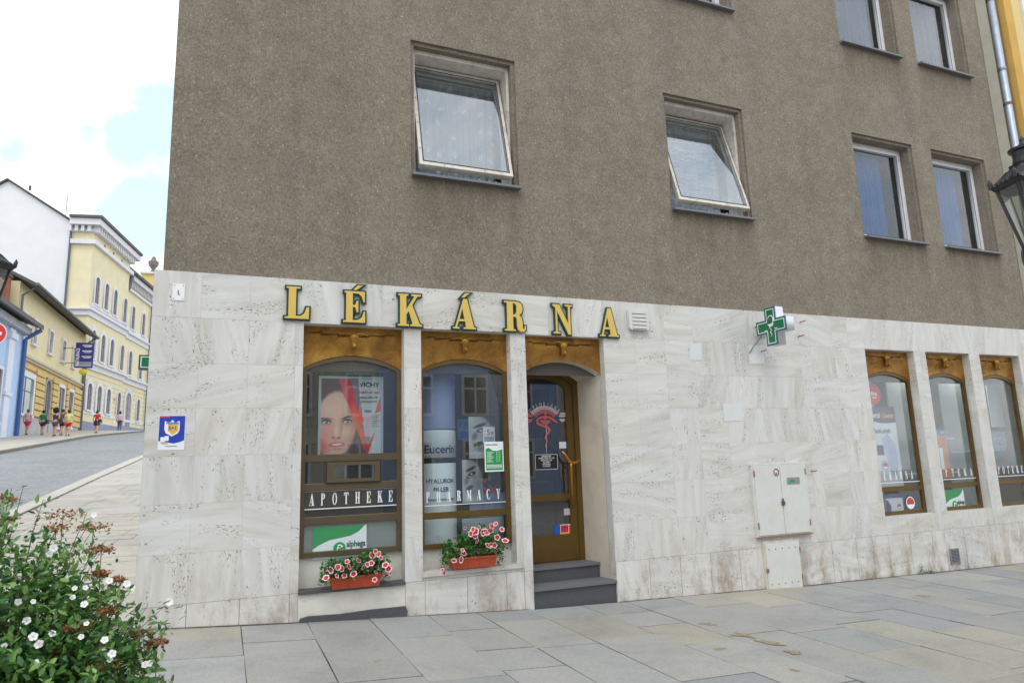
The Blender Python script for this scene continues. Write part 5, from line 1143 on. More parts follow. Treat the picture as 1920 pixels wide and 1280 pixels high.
def flowerbox(x0, x1, z, y, lab, seed, flowers, hump):
    rn = random.Random(seed); r = empty('flower_box', ((x0+x1)/2, y, z), 0, lab, 'flower box', 'terracotta flower boxes under the shop windows'); w = (x1-x0)/2; hh = .115
    q = MB(); t = .012
    v = [(-w+.025, -.065, 0), (w-.025, -.065, 0), (w-.025, .065, 0), (-w+.025, .065, 0), (-w, -.085, hh), (w, -.085, hh), (w, .085, hh), (-w, .085, hh)]
    iv = [(-w+t, -.085+t, hh), (w-t, -.085+t, hh), (w-t, .085-t, hh), (-w+t, .085-t, hh), (-w+t*2, -.06, .02), (w-t*2, -.06, .02), (w-t*2, .06, .02), (-w+t*2, .06, .02)]
    q.mesh(v+iv, [(0, 3, 2, 1), (0, 1, 5, 4), (1, 2, 6, 5), (2, 3, 7, 6), (3, 0, 4, 7), (4, 5, 9, 8), (5, 6, 10, 9), (6, 7, 11, 10), (7, 4, 8, 11), (8, 9, 13, 12), (9, 10, 14, 13), (10, 11, 15, 14), (11, 8, 12, 15)])
    rim = 0.008; q.box(-w-rim, w+rim, -.085-rim, -.0855, hh-.018, hh+.002); q.box(-w-rim, w+rim, .0855, .085+rim, hh-.018, hh+.002); q.box(-w-rim, -w-.0005, -.0855, .0855, hh-.018, hh+.002); q.box(w+.0005, w+rim, -.0855, .0855, hh-.018, hh+.002)
    for k in range(4): q.box(-w+.07+k*(2*w-.14)/3-.006, -w+.07+k*(2*w-.14)/3+.006, -.081, -.07, .02, hh-.02)
    q.build('trough', M['terracotta'], r)
    q = MB(); q.box(-w+.015, w-.015, -.07, .07, .08, .10); q.build('soil', M['soil'], r)
    q = MB(); pts = []
    for _ in range(1500):
        u = rn.uniform(-1, 1); xx = u*(w+.08); top = hump(u); zz = hh-.02+rn.random()**.8*top
        if abs(u) > .85: zz -= rn.random()*.12
        yy = rn.gauss(-.02, .065); pts.append((xx, max(-.2, min(.14, yy-.0)), zz))
    leafcloud(q, pts, .038, gs, rn, .6, .62)
    for _ in range(40):
        u = rn.uniform(-.9, .9); q.tube([(u*w*.8, 0, hh-.02), (u*(w+.03), rn.uniform(-.08, .04), hh+hump(u)*rn.uniform(.5, .95))], .002, 4)
        for k in range(len(q.tint)-6, len(q.tint)): q.tint[k] = S(70, 120, 50)[:3]
    q.build('foliage', M['leaf'], r)
    for (u, v, sc_) in flowers:
        o = put_flower(pet, r, (u*(w+.08), -.12-rn.random()*.05, v), (rn.gauss(0, .8), -1, rn.gauss(.35, .6)), sc_*rn.uniform(.75, 1.25))
    return r
rn = random.Random(2)
fb1 = [(-.92, .13, .9), (-.78, .20, .9), (-.62, .14, 1), (-.58, .22, 1), (-.45, .20, 1.1), (-.38, .13, .8), (-.25, .22, 1.2), (-.12, .14, .9), (.0, .21, 1.0), (.02, .27, .8), (.15, .20, .8), (.28, .22, 1), (.40, .23, 1.1), (.45, .30, .9), (.52, .34, .9), (.62, .31, .8), (.70, .27, .8), (.55, .14, .8), (.50, .07, .9), (.82, .2, 1), (.92, .16, 1.1), (.98, .12, .9), (.78, .12, .9), (-.3, .26, .7)]
flowerbox(.99, 1.49, .466, -.02, 'terracotta box with red and pink petunias on the slate ledge under the leftmost window', 3, fb1, lambda u: .17+.07*max(0, math.sin((u-.05)*3)))
fb2 = [(-1.12, .02, .9), (-1.05, -.01, .8), (-.75, .10, 1.2), (-.55, .11, 1.1), (-.65, .22, .9), (-.72, .28, .7), (-.42, .17, .9), (-.12, .40, 1), (-.2, .36, .9), (-.05, .38, 1.1), (-.02, .33, .9), (.02, .28, .9), (.22, .36, 1), (.35, .36, 1.1), (.45, .38, .9), (.55, .42, .9), (.65, .44, .8), (.4, .22, 1), (.5, .23, 1), (.62, .22, .9), (.72, .30, .9), (.95, .26, 1.1), (.85, .38, .8), (-.35, .42, .6), (-.48, .2, .8), (.1, .42, .7)]
flowerbox(2.22, 2.73, .548, -.02, 'terracotta box with taller straggling red and white petunias under the middle window', 8, fb2, lambda u: .19+.14*math.exp(-((u-.25)/.55)**2))
# large flowering shrub in front, left
SH = empty('shrub', (-.92, -4.1, .25), 0, 'big leafy green shrub with small white flowers and rusty spent heads in the left foreground', 'shrub')
rn = random.Random(12)
def shrub_r(d):
    n = noise.noise(Vector((d.x*1.7+3, d.y*1.7, d.z*1.7)))*.20+noise.noise(Vector((d.x*5, d.y*5+9, d.z*5)))*.13
    return 1+n
q = MB(); stems = MB(); pts = []; shells = []
R0 = Vector((.79, .64, 1.04))
for _ in range(68000):
    d = Vector((rn.gauss(0, 1), rn.gauss(0, 1), rn.gauss(0, 1))).normalized()
    if d.z < -.15: d.z = -d.z*.5; d.normalize()
    k = rn.random()**.30*shrub_r(d); pts.append((d.x*R0.x*k, d.y*R0.y*k, .05+max(-.1, d.z)*R0.z*k))
pts = [p for p in pts if noise.noise(Vector(p)*6.5) > -.36]
sg = [S(78, 122, 56), S(96, 144, 66), S(60, 102, 54), S(118, 158, 82), S(70, 118, 70), S(132, 166, 92)]
leafcloud(q, pts, .039, sg, rn, .8, .5)
tips = []
for i in range(170):
    d = Vector((rn.gauss(0, 1), rn.gauss(0, 1), abs(rn.gauss(.4, .8)))).normalized(); k = shrub_r(d); e = Vector((d.x*R0.x*k, d.y*R0.y*k, .05+d.z*R0.z*k)); L2 = e*rn.uniform(1.04, 1.14)+Vector((0, 0, rn.uniform(0, .03)))
    b = Vector((rn.uniform(-.15, .15), rn.uniform(-.15, .15), 0)); mid = b.lerp(e, .55)+Vector((0, 0, .08))
    stems.tube([b, mid, e, L2], [.006, .004, .002, .001], 5)
    if i < 170:
        ts = [e.lerp(L2, t)+Vector((rn.gauss(0, .012),)*1+(rn.gauss(0, .012), rn.gauss(0, .01))) for t in [rn.random() for _ in range(16)]]; leafcloud(q, ts, .034, sg[2:], rn, .9, .45)
    tips.append(L2)
FQ = q
# rusty spent heads: flat clusters of tiny florets
CL = CAM
def shpt(px, py, dist):
    r = RI*(px-960)/F_PX + UP*(640-py)/F_PX + FW; p = CAM+r*dist; return Vector((p.x+.92, p.y+4.1, p.z-.25))
def sprig(c):
    b = Vector((c.x*.55, c.y*.55, c.z*.6)); stems.tube([b, b.lerp(c, .6)+Vector((0, 0, .02)), c], [.003, .002, .001], 4)
    leafcloud(FQ, [b.lerp(c, rn.uniform(.35, .97))+Vector((rn.gauss(0, .035), rn.gauss(0, .035), rn.gauss(-.02, .03))) for _ in range(70)], .034, sg, rn, .9, .48)
rust_c = [S(146, 100, 60), S(160, 112, 68), S(124, 84, 52), S(170, 126, 82)]
for (px, py, rr_, dist) in ((118, 968, .085, 3.0), (175, 990, .07, 3.0), (105, 992, .05, 2.95), (8, 938, .05, 2.9), (190, 1033, .05, 2.95), (188, 1077, .035, 2.8), (218, 1088, .03, 2.8), (262, 1192, .05, 2.8), (295, 1205, .035, 2.8), (110, 1188, .05, 2.62), (60, 1215, .05, 2.6), (145, 1175, .05, 2.6), (195, 1250, .06, 2.6), (20, 1250, .05, 2.55), (100, 1230, .05, 2.55), (8, 975, .04, 2.9), (200, 1145, .03, 2.65)):
    c_ = shpt(px, py, dist*(.93 if py > 1020 else 1)); sprig(c_); q = MB(); ps = []
    for _ in range(150):
        a = rn.random()*6.28; k = rn.random()**.5*rr_; ps.append(c_+Vector((math.cos(a)*k, math.sin(a)*k, rn.gauss(0, rr_*.12)+.25*(rr_-k))))
    leafcloud(q, ps, .013, rust_c, rn, 1, .8); q.tube([c_-Vector((0, 0, .12)), c_], .002, 4)
    for k in range(len(q.tint)-6, len(q.tint)): q.tint[k] = rust_c[0][:3]
    q.build('spent_flower_head', M['leaf'], SH)
wf_ = petal_flower([M['petal_white'], M['petal_white'], M['yellow']], .025, .25)
for (px, py, dist) in ((62, 1127, 2.62), (158, 1132, 2.62), (50, 1163, 2.6), (62, 1193, 2.55), (98, 1187, 2.55), (73, 1207, 2.55), (152, 1193, 2.58), (196, 1199, 2.62), (238, 1094, 2.82), (250, 1102, 2.8), (25, 1052, 2.8), (92, 1038, 2.85), (100, 1027, 2.85), (160, 1101, 2.75), (136, 1119, 2.68), (8, 1210, 2.52), (66, 1243, 2.5), (205, 1088, 2.8), (176, 965, 3.02), (162, 1168, 2.6), (317, 1128, 2.9), (280, 1243, 2.75), (272, 1245, 2.75), (140, 1102, 2.7), (34, 1128, 2.65), (206, 1236, 2.6), (210, 1225, 2.6)):
    c_ = shpt(px, py, dist*.90); sprig(c_-(CAM-SH.location-c_).normalized()*.03); put_flower(wf_, SH, c_, (CAM-Vector((-.92, -4.1, .25))-c_)+Vector((rn.gauss(0, 1.0), rn.gauss(0, 1.0), 1.0)), rn.uniform(.34, .62))
stems.build('branches', M['stem'], SH); FQ.build('foliage', M['leaf'], SH)
# weeds at the foot of the wall
for (px, py, n, lab) in ((1737, 1072, 60, 'little green weed growing where the wall meets the pavement at the right'),):
    x, z = W(px, py, -.03); q = MB(); ps = [(rn.uniform(-.16, .16), rn.uniform(-.04, .02), rn.random()*.03) for _ in range(n)]; ps += [(-.1+rn.gauss(0, .01), -.01, rn.random()*.16) for _ in range(25)]; leafcloud(q, ps, .03, gs, rn, .6, .5)
    o = q.build('weed', M['leaf'], None, (x, -.02, H(x, 0)+.01)); tag(o, lab, 'weed')
# ------------------------------------------------------------------ street lamps
def lamp(loc, rz, zroof, lab, sgn=1):
    L = empty('street_lamp', (loc[0], loc[1], H(*loc)), rz, lab, 'street lamp', 'black cast iron lanterns on posts'); b0 = zroof-H(*loc)
    n = 6; q = MB()
    q.lathe([(.17, 0), (.17, .12), (.12, .16), (.12, .5), (.09, .56), (.065, .7), (.055, .8), (.05, b0-.75), (.07, b0-.73), (.07, b0-.70), (.04, b0-.66), (.03, b0-.56)], 16); q.build('post', M['iron'], L, smooth=True)
    q = MB(); rb_, rt_ = .09, .185; zb, zr = b0-.42, b0
    for j in range(n):
        a = 2*math.pi*j/n; q.tube([(rb_*math.cos(a), rb_*math.sin(a), zb), (rt_*math.cos(a), rt_*math.sin(a), zr)], .010, 6)
        a2 = 2*math.pi*(j+1)/n
        q.tube([(rb_*math.cos(a), rb_*math.sin(a), zb), (rb_*math.cos(a2), rb_*math.sin(a2), zb)], .012, 6); q.tube([(rt_*math.cos(a), rt_*math.sin(a), zr), (rt_*math.cos(a2), rt_*math.sin(a2), zr)], .014, 6)
        # cradle arms
        if j % 2 == 0: q.tube([((.03+.03*math.sin(t_*math.pi)**.8+(rb_-.03)*t_)*math.cos(a), (.03+.03*math.sin(t_*math.pi)**.8+(rb_-.03)*t_)*math.sin(a), zb-.24+.23*t_) for t_ in [k_/9 for k_ in range(10)]], .0125, 7)
    q.lathe([(.0, zb-.03), (rb_, zb-.03), (rb_*.9, zb-.005)], n); q.build('lantern_frame', M['iron'], L)
    q = MB(); q.lathe([(rb_*.97, zb), (rt_*.97, zr)], n); q.build('lantern_glass', glass('old_lantern_glass', (.75, .78, .74, 1), 1.45, 1, .05, .12), L)
    q = MB(); q.lathe([(rt_+.012, zr-.015), (rt_+.03, zr+.005), (rt_+.02, zr+.03), (.15, zr+.07), (.115, zr+.10), (.095, zr+.125), (.10, zr+.14), (.075, zr+.15)], n)
    q.lathe([(.075, zr+.15), (.066, zr+.19), (.07, zr+.225), (.088, zr+.235), (.09, zr+.25), (.06, zr+.262), (0, zr+.275)], 16)
    for j in range(n):
        for k in range(5):
            a = 2*math.pi*(j+(k+.5)/5)/n; r_ = (rt_+.025)*math.cos(math.pi/n)/math.cos(((k+.5)/5-.5)*2*math.pi/n); q.tube([(r_*math.cos(a), r_*math.sin(a), zr+.01), (r_*math.cos(a)*1.01, r_*math.sin(a)*1.01, zr+.028)], [.013, .008], 5)
        a = 2*math.pi*j/n; q.tube([((rt_+.02)*math.cos(a), (rt_+.02)*math.sin(a), zr+.01), ((rt_+.03)*math.cos(a), (rt_+.03)*math.sin(a), zr+.05), ((rt_+.03)*math.cos(a), (rt_+.03)*math.sin(a), zr+.075)], [.018, .014, .003], 6)
        q.tube([(rt_*math.cos(a), rt_*math.sin(a), zr+.03), (.11*math.cos(a), .11*math.sin(a), zr+.105)], .008, 5)
    q.build('lantern_roof', M['iron'], L)
    q = MB(); q.lathe([(.02, zr+.27), (.024, zr+.285), (.012, zr+.295), (.018, zr+.31), (.008, zr+.33), (0, zr+.345)], 10); q.build('finial', M['iron'], L, smooth=True)
    q = MB(); q.lathe([(0, zb+.02), (.03, zb+.02), (.032, zb+.16), (.05, zb+.22), (.04, zb+.27), (0, zb+.28)], 12); q.build('bulb', pm('lamp_bulb', S(210, 210, 205), .3), L, smooth=True)
lamp((4.82, -4.60), rad(10), 3.315, 'ornate black lantern at the right edge in front of the roughcast wall')
lamp((-1.76, -1.08), rad(5), 3.215, 'ornate black lantern cut by the left edge in front of the sky blue house')
# no entry sign
ns = empty('no_entry_sign', (-4.20, 8.55, H(-4.2, 8.55)), 0, 'round red no entry sign with a white rim at the left edge', 'traffic sign'); hz_ = 4.40-H(-4.2, 8.55)
q = MB(); q.tube([(0, .03, 0), (0, .03, hz_+.25)], .03, 10); q.build('pole', M['steelgrey'], ns)
q = MB(); q.prism([(.215*math.cos(t), hz_+.215*math.sin(t)) for t in [i*math.pi/20 for i in range(40)]], -.01, 0, 0); q.prism([(.20*math.cos(t), hz_+.20*math.sin(t)) for t in [i*math.pi/20 for i in range(40)]], -.014, -.0105, 1); q.box(-.13, .13, -.017, -.0145, hz_-.03, hz_+.03, 0)
o = q.build('sign_disc', [M['white'], pm('sign_red', S(206, 32, 38), .4, .04, 5)], ns); ns.rotation_euler = (0, 0, rad(-10))
# ------------------------------------------------------------------ houses up the street
KH = 1.25                                  # storey heights here are a quarter taller than the first survey
JX, JY = -9.563, 48.892
def far(o):
    o.location = CAM+(o.location-CAM)*KH; o.scale = (KH,)*3; return o
AL, AB = 1.667, 10.534
def frame_at(u, az): return (JX+u*math.sin(rad(az)), JY+u*math.cos(rad(az)))
def archwin(parent, x0, x1, z0, z1, trimw, tm, gm, name='window', arch=True, depth=.16, wallm=None):
    zs = z1-(x1-x0)/2 if arch else z1
    def outline(e, eb=0):
        if arch: return [(x0-e, z0-eb)]+arc(x0-e, x1+e, zs, z1+e-.001, 10)+[(x1+e, z0-eb)]
        return [(x0-e, z0-eb), (x0-e, z1+e), (x1+e, z1+e), (x1+e, z0-eb)]
    w_ = linkb(name, curvemesh([outline(trimw), outline(0)[::-1]], .09), tm, parent, (0, -.09, 0))
    link('glass', curvemesh([outline(0)], .02), gm, w_, (0, -.012, 0))
    q = MB(); mx_ = (x0+x1)/2; q.box(mx_-.03, mx_+.03, -.035, -.013, z0, z1-.02); q.box(x0, x1, -.036, -.013, z0+(z1-z0)*.62, z0+(z1-z0)*.62+.05); q.build('mullion', pm('grey_sash', S(120, 112, 112), .6), w_)
    q = MB(); q.box(x0-.18, x1+.18, -.16, 0, z0-.12, z0); q.build('sill', tm, w_)
    return w_
pale = pm('pale_trim', S(216, 216, 220), .8, .05, 2); dglass = pm('dusky_window', S(88, 84, 92), .15, .2, 1.5); cream = pm('primrose_render', S(222, 212, 176), .85, .06, 1.2); ochre = pm('ochre_stucco', S(204, 178, 116), .85, .1, 2, .01, 6)
roofm = pm('slate_roof', S(88, 84, 84), .7, .15, 3); bluegrey = pm('blue_grey_plinth', S(136, 142, 166), .85, .08, 2)
# low two storey house
lx, ly = frame_at(-15.3, AL); LH = empty('townhouse', (lx, ly, 3.6), rad(90-AL), 'low pale yellow two storey house with a rusticated ochre ground floor', 'house')
zz = lambda z: z-3.6
far(LH)
q = MB(); q.box(0, 15.2, 0, 9, zz(7.95), zz(11.6), 0); q.build('upper_wall', pm('pale_yellow_render', S(220, 207, 166), .85, .05, 1.5), LH)
q = MB(); q.box(0, 15.2, 0.02, 9, zz(3.0), zz(7.95), 0); lw = q.build('ground_floor_wall', ochre, LH)
q = MB()
rq = random.Random(6)
segs = [(0, .8), (3.9, 5.7), (7.5, 8.9), (10.8, 11.5), (12.9, 15.1)]
for a, b in segs:
    z = 5.0
    while z < 7.4:
        q.box(a+.02, b-.02, -.12, .02, zz(z)+.02, zz(z)+.33); z += .38
q.box(0, 15.2, -.06, .019, zz(7.42), zz(7.62)); q.build('rusticated_blocks', ochre, LH)
q = MB(); q.box(-.02, 15.25, -.18, 0.02, zz(7.93), zz(8.05)); q.box(-.02, 15.25, -.1, 0.02, zz(7.8), zz(7.928)); q.build('string_course', pm('beige_trim', S(192, 180, 160), .8, .05, 3), LH)
q = MB(); q.box(-.02, 8, -.05, .02, zz(3), zz(4.95)); q.box(8, 15.2, -.051, .019, zz(3.2), zz(5.0)); q.build('grey_plinth', pm('grey_plinth', S(172, 172, 176), .85, .08, 1.5), LH)
for a, b in ((.85, 1.55), (2.75, 3.35), (5.95, 6.62), (9.0, 9.7), (11.85, 12.4)): archwin(LH, a, b, zz(8.85), zz(10.15), .12, pale, pm('net_curtain_glass', S(160, 146, 142), .3, .15, 3), arch=False)
archwin(LH, 1.0, 3.6, zz(5.0), zz(6.95), .3, pale, pm('shop_glass_reflect', S(128, 140, 136), .08, .35, .8), arch=False)
w_ = archwin(LH, 6.05, 7.1, zz(4.2), zz(7.3), .15, pm('grey_arch', S(160, 158, 160), .8), pm('dark_door', S(92, 82, 84), .5), 'door')
archwin(LH, 9.0, 10.35, zz(4.7), zz(7.2), .22, pale, pm('shop_dark', S(84, 74, 78), .2, .3, 2), 'shop_window', False)
archwin(LH, 11.6, 12.7, zz(4.9), zz(7.2), .2, pale, pm('shop_dark2', S(96, 84, 86), .2, .3, 2), 'shop_window', False)
q = MB(); q.prism([(0, 0), (0, 0)] and [(-.7, zz(11.45)), (-.7, zz(11.62)), (3.6, zz(13.9)), (3.6, zz(13.6))], 0, 15.5)
v = [(-.15, -.75, zz(11.5)), (15.35, -.75, zz(11.5)), (15.35, 3.4, zz(13.7)), (-.15, 3.4, zz(13.7))]; q = MB(); q.mesh(v+[(x, y, z-.18) for x, y, z in v], [(0, 1, 2, 3), (7, 6, 5, 4), (0, 4, 5, 1), (1, 5, 6, 2), (2, 6, 7, 3), (3, 7, 4, 0)])
v = [(-.15, 3.4, zz(13.7)), (15.35, 3.4, zz(13.7)), (15.35, 9.3, zz(11.5)), (-.15, 9.3, zz(11.5))]; q.mesh(v, [(0, 1, 2, 3)]); rf = q.build('roof', roofm, LH)
q = MB(); q.tube([(-.15, -.8, zz(11.45)), (15.35, -.8, zz(11.45))], .08, 8); q.tube([(14.95, -.75, zz(11.4)), (15.0, -.12, zz(10.9)), (15.1, -.1, zz(4.6))], .07, 8); q.tube([(.12, -.75, zz(11.4)), (.15, -.12, zz(10.9)), (.15, -.1, zz(8.2))], .06, 8); q.build('gutter_and_pipe', pm('green_grey_zinc', S(96, 104, 100), .5, .1, 3, metal=.3), LH)
# blue banner
Bn = empty('hanging_banner', (*frame_at(-6.0, AL), 8.45), rad(90-AL), 'dark blue vertical banner sign hanging from the low yellow house', 'sign'); Bn.location.x += .45; far(Bn)
q = MB(); q.box(0, .06, -.15, .0, 0, .01)
q = MB(); q.box(.0, .08, -1.25, -.25, 0, 1.62); q.build('banner_board', pm('navy_board', S(44, 44, 120), .5, .08, 3), Bn)
for z in (1.25, .3): q = MB(); q.tube([(.04, .4, z), (.04, -.25, z)], .02, 6); q.build('bracket', M['iron'], Bn)
tb = text('banner_title', 'RESTAURACE', .26, M['white'], Bn, -.003, -.95, .12, .004, 'LEFT', .9, .8); tb.rotation_euler = (0, rad(-90), rad(-90)); tb.location = (-.004, -.28-.2, .10)
tb.rotation_euler = Matrix(((0, 0, -1), (0, 0, 0), (0, 0, 0))).to_euler() if False else (0, rad(-90), rad(-90))
q = MB()
for k in range(3): q.box(-.006, -.001, -1.15, -.62, 1.42-k*.36, 1.47-k*.36); q.box(-.006, -.001, -1.1, -.72, 1.34-k*.36, 1.37-k*.36)
for k in range(4): q.box(-.006, -.001, -1.18, -.35, .1+k*.08, .125+k*.08)
q.build('banner_lines', M['white'], Bn)
q = MB(); q.lathe([(.0, -.22), (.22, -.1), (.25, 0), (.2, .14), (0, .2)], 10, (.04, -.75, -.25)); q.v = [(.04+(v[0]-.04)*.3, v[1], v[2]) for v in q.v]; yl = q.build('yellow_pendant', pm('lime_yellow', S(206, 196, 60), .5, .2, 6), Bn)
# big yellow house with arched windows
BH = empty('townhouse', (JX, JY, 4.6), rad(90-AB), 'tall cream yellow building with arched windows and bracketed cornice beside a white gable', 'building'); zz = lambda z: z-4.6
far(BH)
RW = 1.42     # decorated strip of the side wall
q = MB(); q.box(0, 8.1, 0, 11.6, zz(3.4), zz(20.0), 0); q.box(8.1, 24, .25, 11.6, zz(3.4), zz(18.2), 0); q.build('wall', cream, BH)
q = MB(); q.face([(-.03, 11.62, zz(3.4)), (-.03, RW, zz(3.4)), (-.03, RW, zz(20.0)), (-.03, 5.85, zz(23.0)), (-.03, 11.62, zz(19.0))]); q.box(-.03, .0, RW, 11.6, zz(3.4), zz(3.5)); q.face([(-.03, RW, zz(3.4)), (.0, RW, zz(3.4)), (.0, RW, zz(20.0)), (-.03, RW, zz(20.0))])
q.build('white_gable_wall', pm('white_gable', S(222, 222, 224), .85, .04, .7, dirt=.1), BH)
q = MB(); v = [(-.25, RW-.2, zz(20.05)), (24.1, RW-.2, zz(20.05)), (24.1, 5.85, zz(23.15)), (-.25, 5.85, zz(23.15)), (24.1, 11.8, zz(18.95)), (-.25, 11.8, zz(18.95))]
v2 = [(x, y, z-.12) for x, y, z in v]
q.mesh(v+v2, [(0, 1, 2, 3), (3, 2, 4, 5), (0, 3, 9, 6), (3, 5, 11, 9), (1, 0, 6, 7), (6, 9, 8, 7), (9, 11, 10, 8)])
rf = q.build('roof', roofm, BH)
v = q.v
for i in range(len(v)):
    pass
q = MB(); q.box(-.75, 8.75, -.75, RW, zz(20.22), zz(20.42)); q.box(8.76, 24, -.45, 1.2, zz(18.52), zz(18.68)); q.box(8.76, 24, 1.2, 1.3, zz(18.5), zz(20.2)); q.build('flat_roof_edge', roofm, BH)
# cornices run round the corner onto the side strip
def band(z0, z1, p, mat=pale, x1=8.12, y0=-.0, name='cornice'):
    q = MB(); q.box(-p, x1+(p if x1 < 9 else 0), -p, RW, zz(z0), zz(z1)); 
    return q.build(name, mat, BH)
band(19.75, 20.21, .6); band(18.4, 18.72, .25); band(19.35, 19.56, .16)
q = MB(); q.box(8.75, 24, -.2, .25, zz(18.1), zz(18.5)); q.box(8.75, 24, .05, .25, zz(17.2), zz(17.42)); q.build('cornice', pale, BH)
q = MB()
k = 0
x = -.1
while x < 8.1: q.box(x, x+.2, -.4, 0, zz(19.3), zz(19.74)); x += .42
y = .1
while y < RW: q.box(-.4, 0, y, y+.2, zz(19.3), zz(19.74)); y += .42
q.build('cornice_brackets', pale, BH); q = MB()
x = 8.9
while x < 23: q.box(x, x+.18, -.02, .25, zz(17.5), zz(18.09)); x += .4
q.build('cornice_brackets', pm('bracket_trim', S(196, 190, 192), .8, .05, 3), BH)
for z0, z1, p in ((13.1, 13.5, .12), (13.5, 13.62, .28), (9.3, 9.7, .14), (9.7, 9.85, .35)):
    band(z0, z1, p); q = MB(); q.box(8.13+p, 24, .25-p, .26, zz(z0), zz(z1)); q.build('string_course', pale, BH)
q = MB(); q.box(.4, 8.0, -.1, 0, zz(13.9), zz(14.1)); q.box(.4, 8.0, -.04, 0, zz(13.62), zz(13.9)); q.box(8.3, 24, .18, .25, zz(13.62), zz(14.1)); q.box(-.06, 8.1, -.06, 0, zz(6.1), zz(6.3)); q.box(8.1, 24, .18, .25, zz(6.1), zz(6.3)); q.build('sill_course', pale, BH)
q = MB(); q.box(-.08, 8.15, -.1, 0.3, zz(3.4), zz(5.55)); q.box(8.15, 24, .12, .28, zz(3.4), zz(5.75)); q.build('plinth', bluegrey, BH)
q = MB()
for z in [6.6+k*.38 for k in range(7)]:
    q.box(0, 8.1, -.012, -.001, zz(z), zz(z)+.03); q.box(8.1, 22, .238, .249, zz(z), zz(z)+.03)
q.build('rustication_line', pm('shade_line', S(176, 164, 124), .9), BH)
for i, u in enumerate((1.3, 3.2, 5.1)):
    archwin(BH, u-.4, u+.4, zz(14.2), zz(16.28), .2, pale, dglass); archwin(BH, u-.4, u+.4, zz(10.15), zz(12.25), .28, pale, dglass); archwin(BH, u-.42, u+.42, zz(6.4), zz(8.33), .3, pale, dglass)
for i, u in enumerate((7.45, 10.35, 13.2, 16.1)):
    for z0, z1, tw in ((14.1, 16.15, .12), (10.12, 12.2, .12), (6.38, 8.32, .14)):
        if i == 1 and z0 < 7: continue
        o = archwin(BH, u-.4, u+.4, zz(z0), zz(z1), tw, pale, dglass)
        if i > 0:
            o.location.y += .25
o = archwin(BH, 9.85, 11.2, zz(5.0), zz(8.6), .4, pm('portal_white', S(206, 206, 208), .8), pm('portal_shade', S(150, 142, 138), .6), 'portal')
o.location.y += .25
for u in (2.25, 4.15, 6.1): q = MB(); q.lathe([(.0, 0), (.14, 0), (.14, .02), (0, .02)], 8); q.v = [(u+v[0], -.02+v[2], zz(18.95)+v[1]*1.4) for v in q.v]; q.build('oculus', pm('oculus_dark', S(96, 84, 90), .6), BH)
q = MB(); q.box(6.35, 6.75, -.03, -.001, zz(7.55), zz(7.75)); q.build('street_name_plate', pm('plate_red', S(200, 120, 120), .5), BH)
q = MB(); q.tube([(-.12, RW+.05, zz(20.1)), (-.12, RW+.05, zz(12.0))], .08, 8); q.tube([(-.15, -.2, zz(9.3)), (-.15, -.2, zz(4.4))], .07, 8); q.tube([(8.5, -.1, zz(18.4)), (8.4, .1, zz(17.2))], .16, 8); q.tube([(15.0, .1, zz(18)), (15.0, .1, zz(5))], .06, 8); q.build('downpipe', pm('dark_zinc', S(84, 96, 104), .5, .1, 3), BH)
q = MB(); q.tube([(2.6, 3, zz(20.4)), (2.6, 3, zz(23.2))], .03, 6); q.tube([(2.2, 3, zz(22.6)), (3.0, 3, zz(22.6))], .02, 5); q.tube([(2.3, 3, zz(22.9)), (2.9, 3, zz(22.9))], .02, 5); q.build('aerial', M['steelgrey'], BH)
q = MB(); q.lathe([(.09, 0), (.09, .3), (0, .4)], 8, (-.1, 4.4, zz(22.35))); q.build('roof_vent', roofm, BH)
# sky blue house nearer to us at the left edge
bx0, by0 = frame_at(-24.5, AL); SB = empty('townhouse', (bx0+.42, by0, 2.8), rad(90-AL), 'sky blue house with white pilasters and dark eaves cut by the left edge', 'house'); zz = lambda z: z-2.8
far(SB)
skyb = pm('sky_blue_render', S(176, 200, 232), .85, .05, 1.5)
q = MB(); q.box(0, 9.0, 0, 8, zz(1.8), zz(9.2)); q.build('wall', skyb, SB)
q = MB(); q.box(6.6, 7.4, -.1, 0, zz(2.5), zz(8.7)); q.box(6.5, 7.5, -.2, 0, zz(8.2), zz(8.5)); q.box(6.5, 7.5, -.16, 0, zz(5.5), zz(5.7)); q.box(3.6, 4.4, -.1, 0, zz(2.5), zz(8.7)); q.build('pilaster', pm('white_pilaster', S(214, 220, 232), .8, .05, 2), SB)
q = MB(); q.box(0, 9.05, -.3, 0, zz(8.75), zz(9.1)); q.build('cornice', pm('worn_cornice', S(176, 178, 186), .8, .2, 3), SB)
v = [(-.1, -.75, zz(9.1)), (9.3, -.75, zz(9.1)), (9.3, 4, zz(11.0)), (-.1, 4, zz(11.0))]; q = MB(); q.mesh(v+[(x, y, z+.22) for x, y, z in v], [(3, 2, 1, 0), (4, 5, 6, 7), (0, 1, 5, 4), (1, 2, 6, 5), (2, 3, 7, 6), (3, 0, 4, 7)]); q.build('roof', roofm, SB)
q = MB(); q.tube([(9.1, -.7, zz(9.05)), (8.95, -.35, zz(8.75)), (8.85, -.12, zz(8.5)), (8.85, -.12, zz(3.0))], .1, 10); q.build('blue_downpipe', pm('blue_pipe', S(58, 96, 156), .5, .08, 3), SB)
archwin(SB, 4.9, 6.1, zz(4.2), zz(6.6), .15, pale, dglass, arch=False)
q = MB(); q.box(4.5, 8.2, 1.6, 5.5, zz(9.9), zz(12.2)); q.build('dormer_wall', skyb, SB)
q = MB(); q.box(8.25, 8.8, .7, 1.3, zz(9.6), zz(11.6)); ch_ = q.build('chimney', pm('brick_chimney', S(150, 92, 74), .85, .3, 8), SB); q = MB(); q.box(8.2, 8.85, .65, 1.35, zz(11.6), zz(11.75)); q.build('chimney_cap', roofm, ch_)
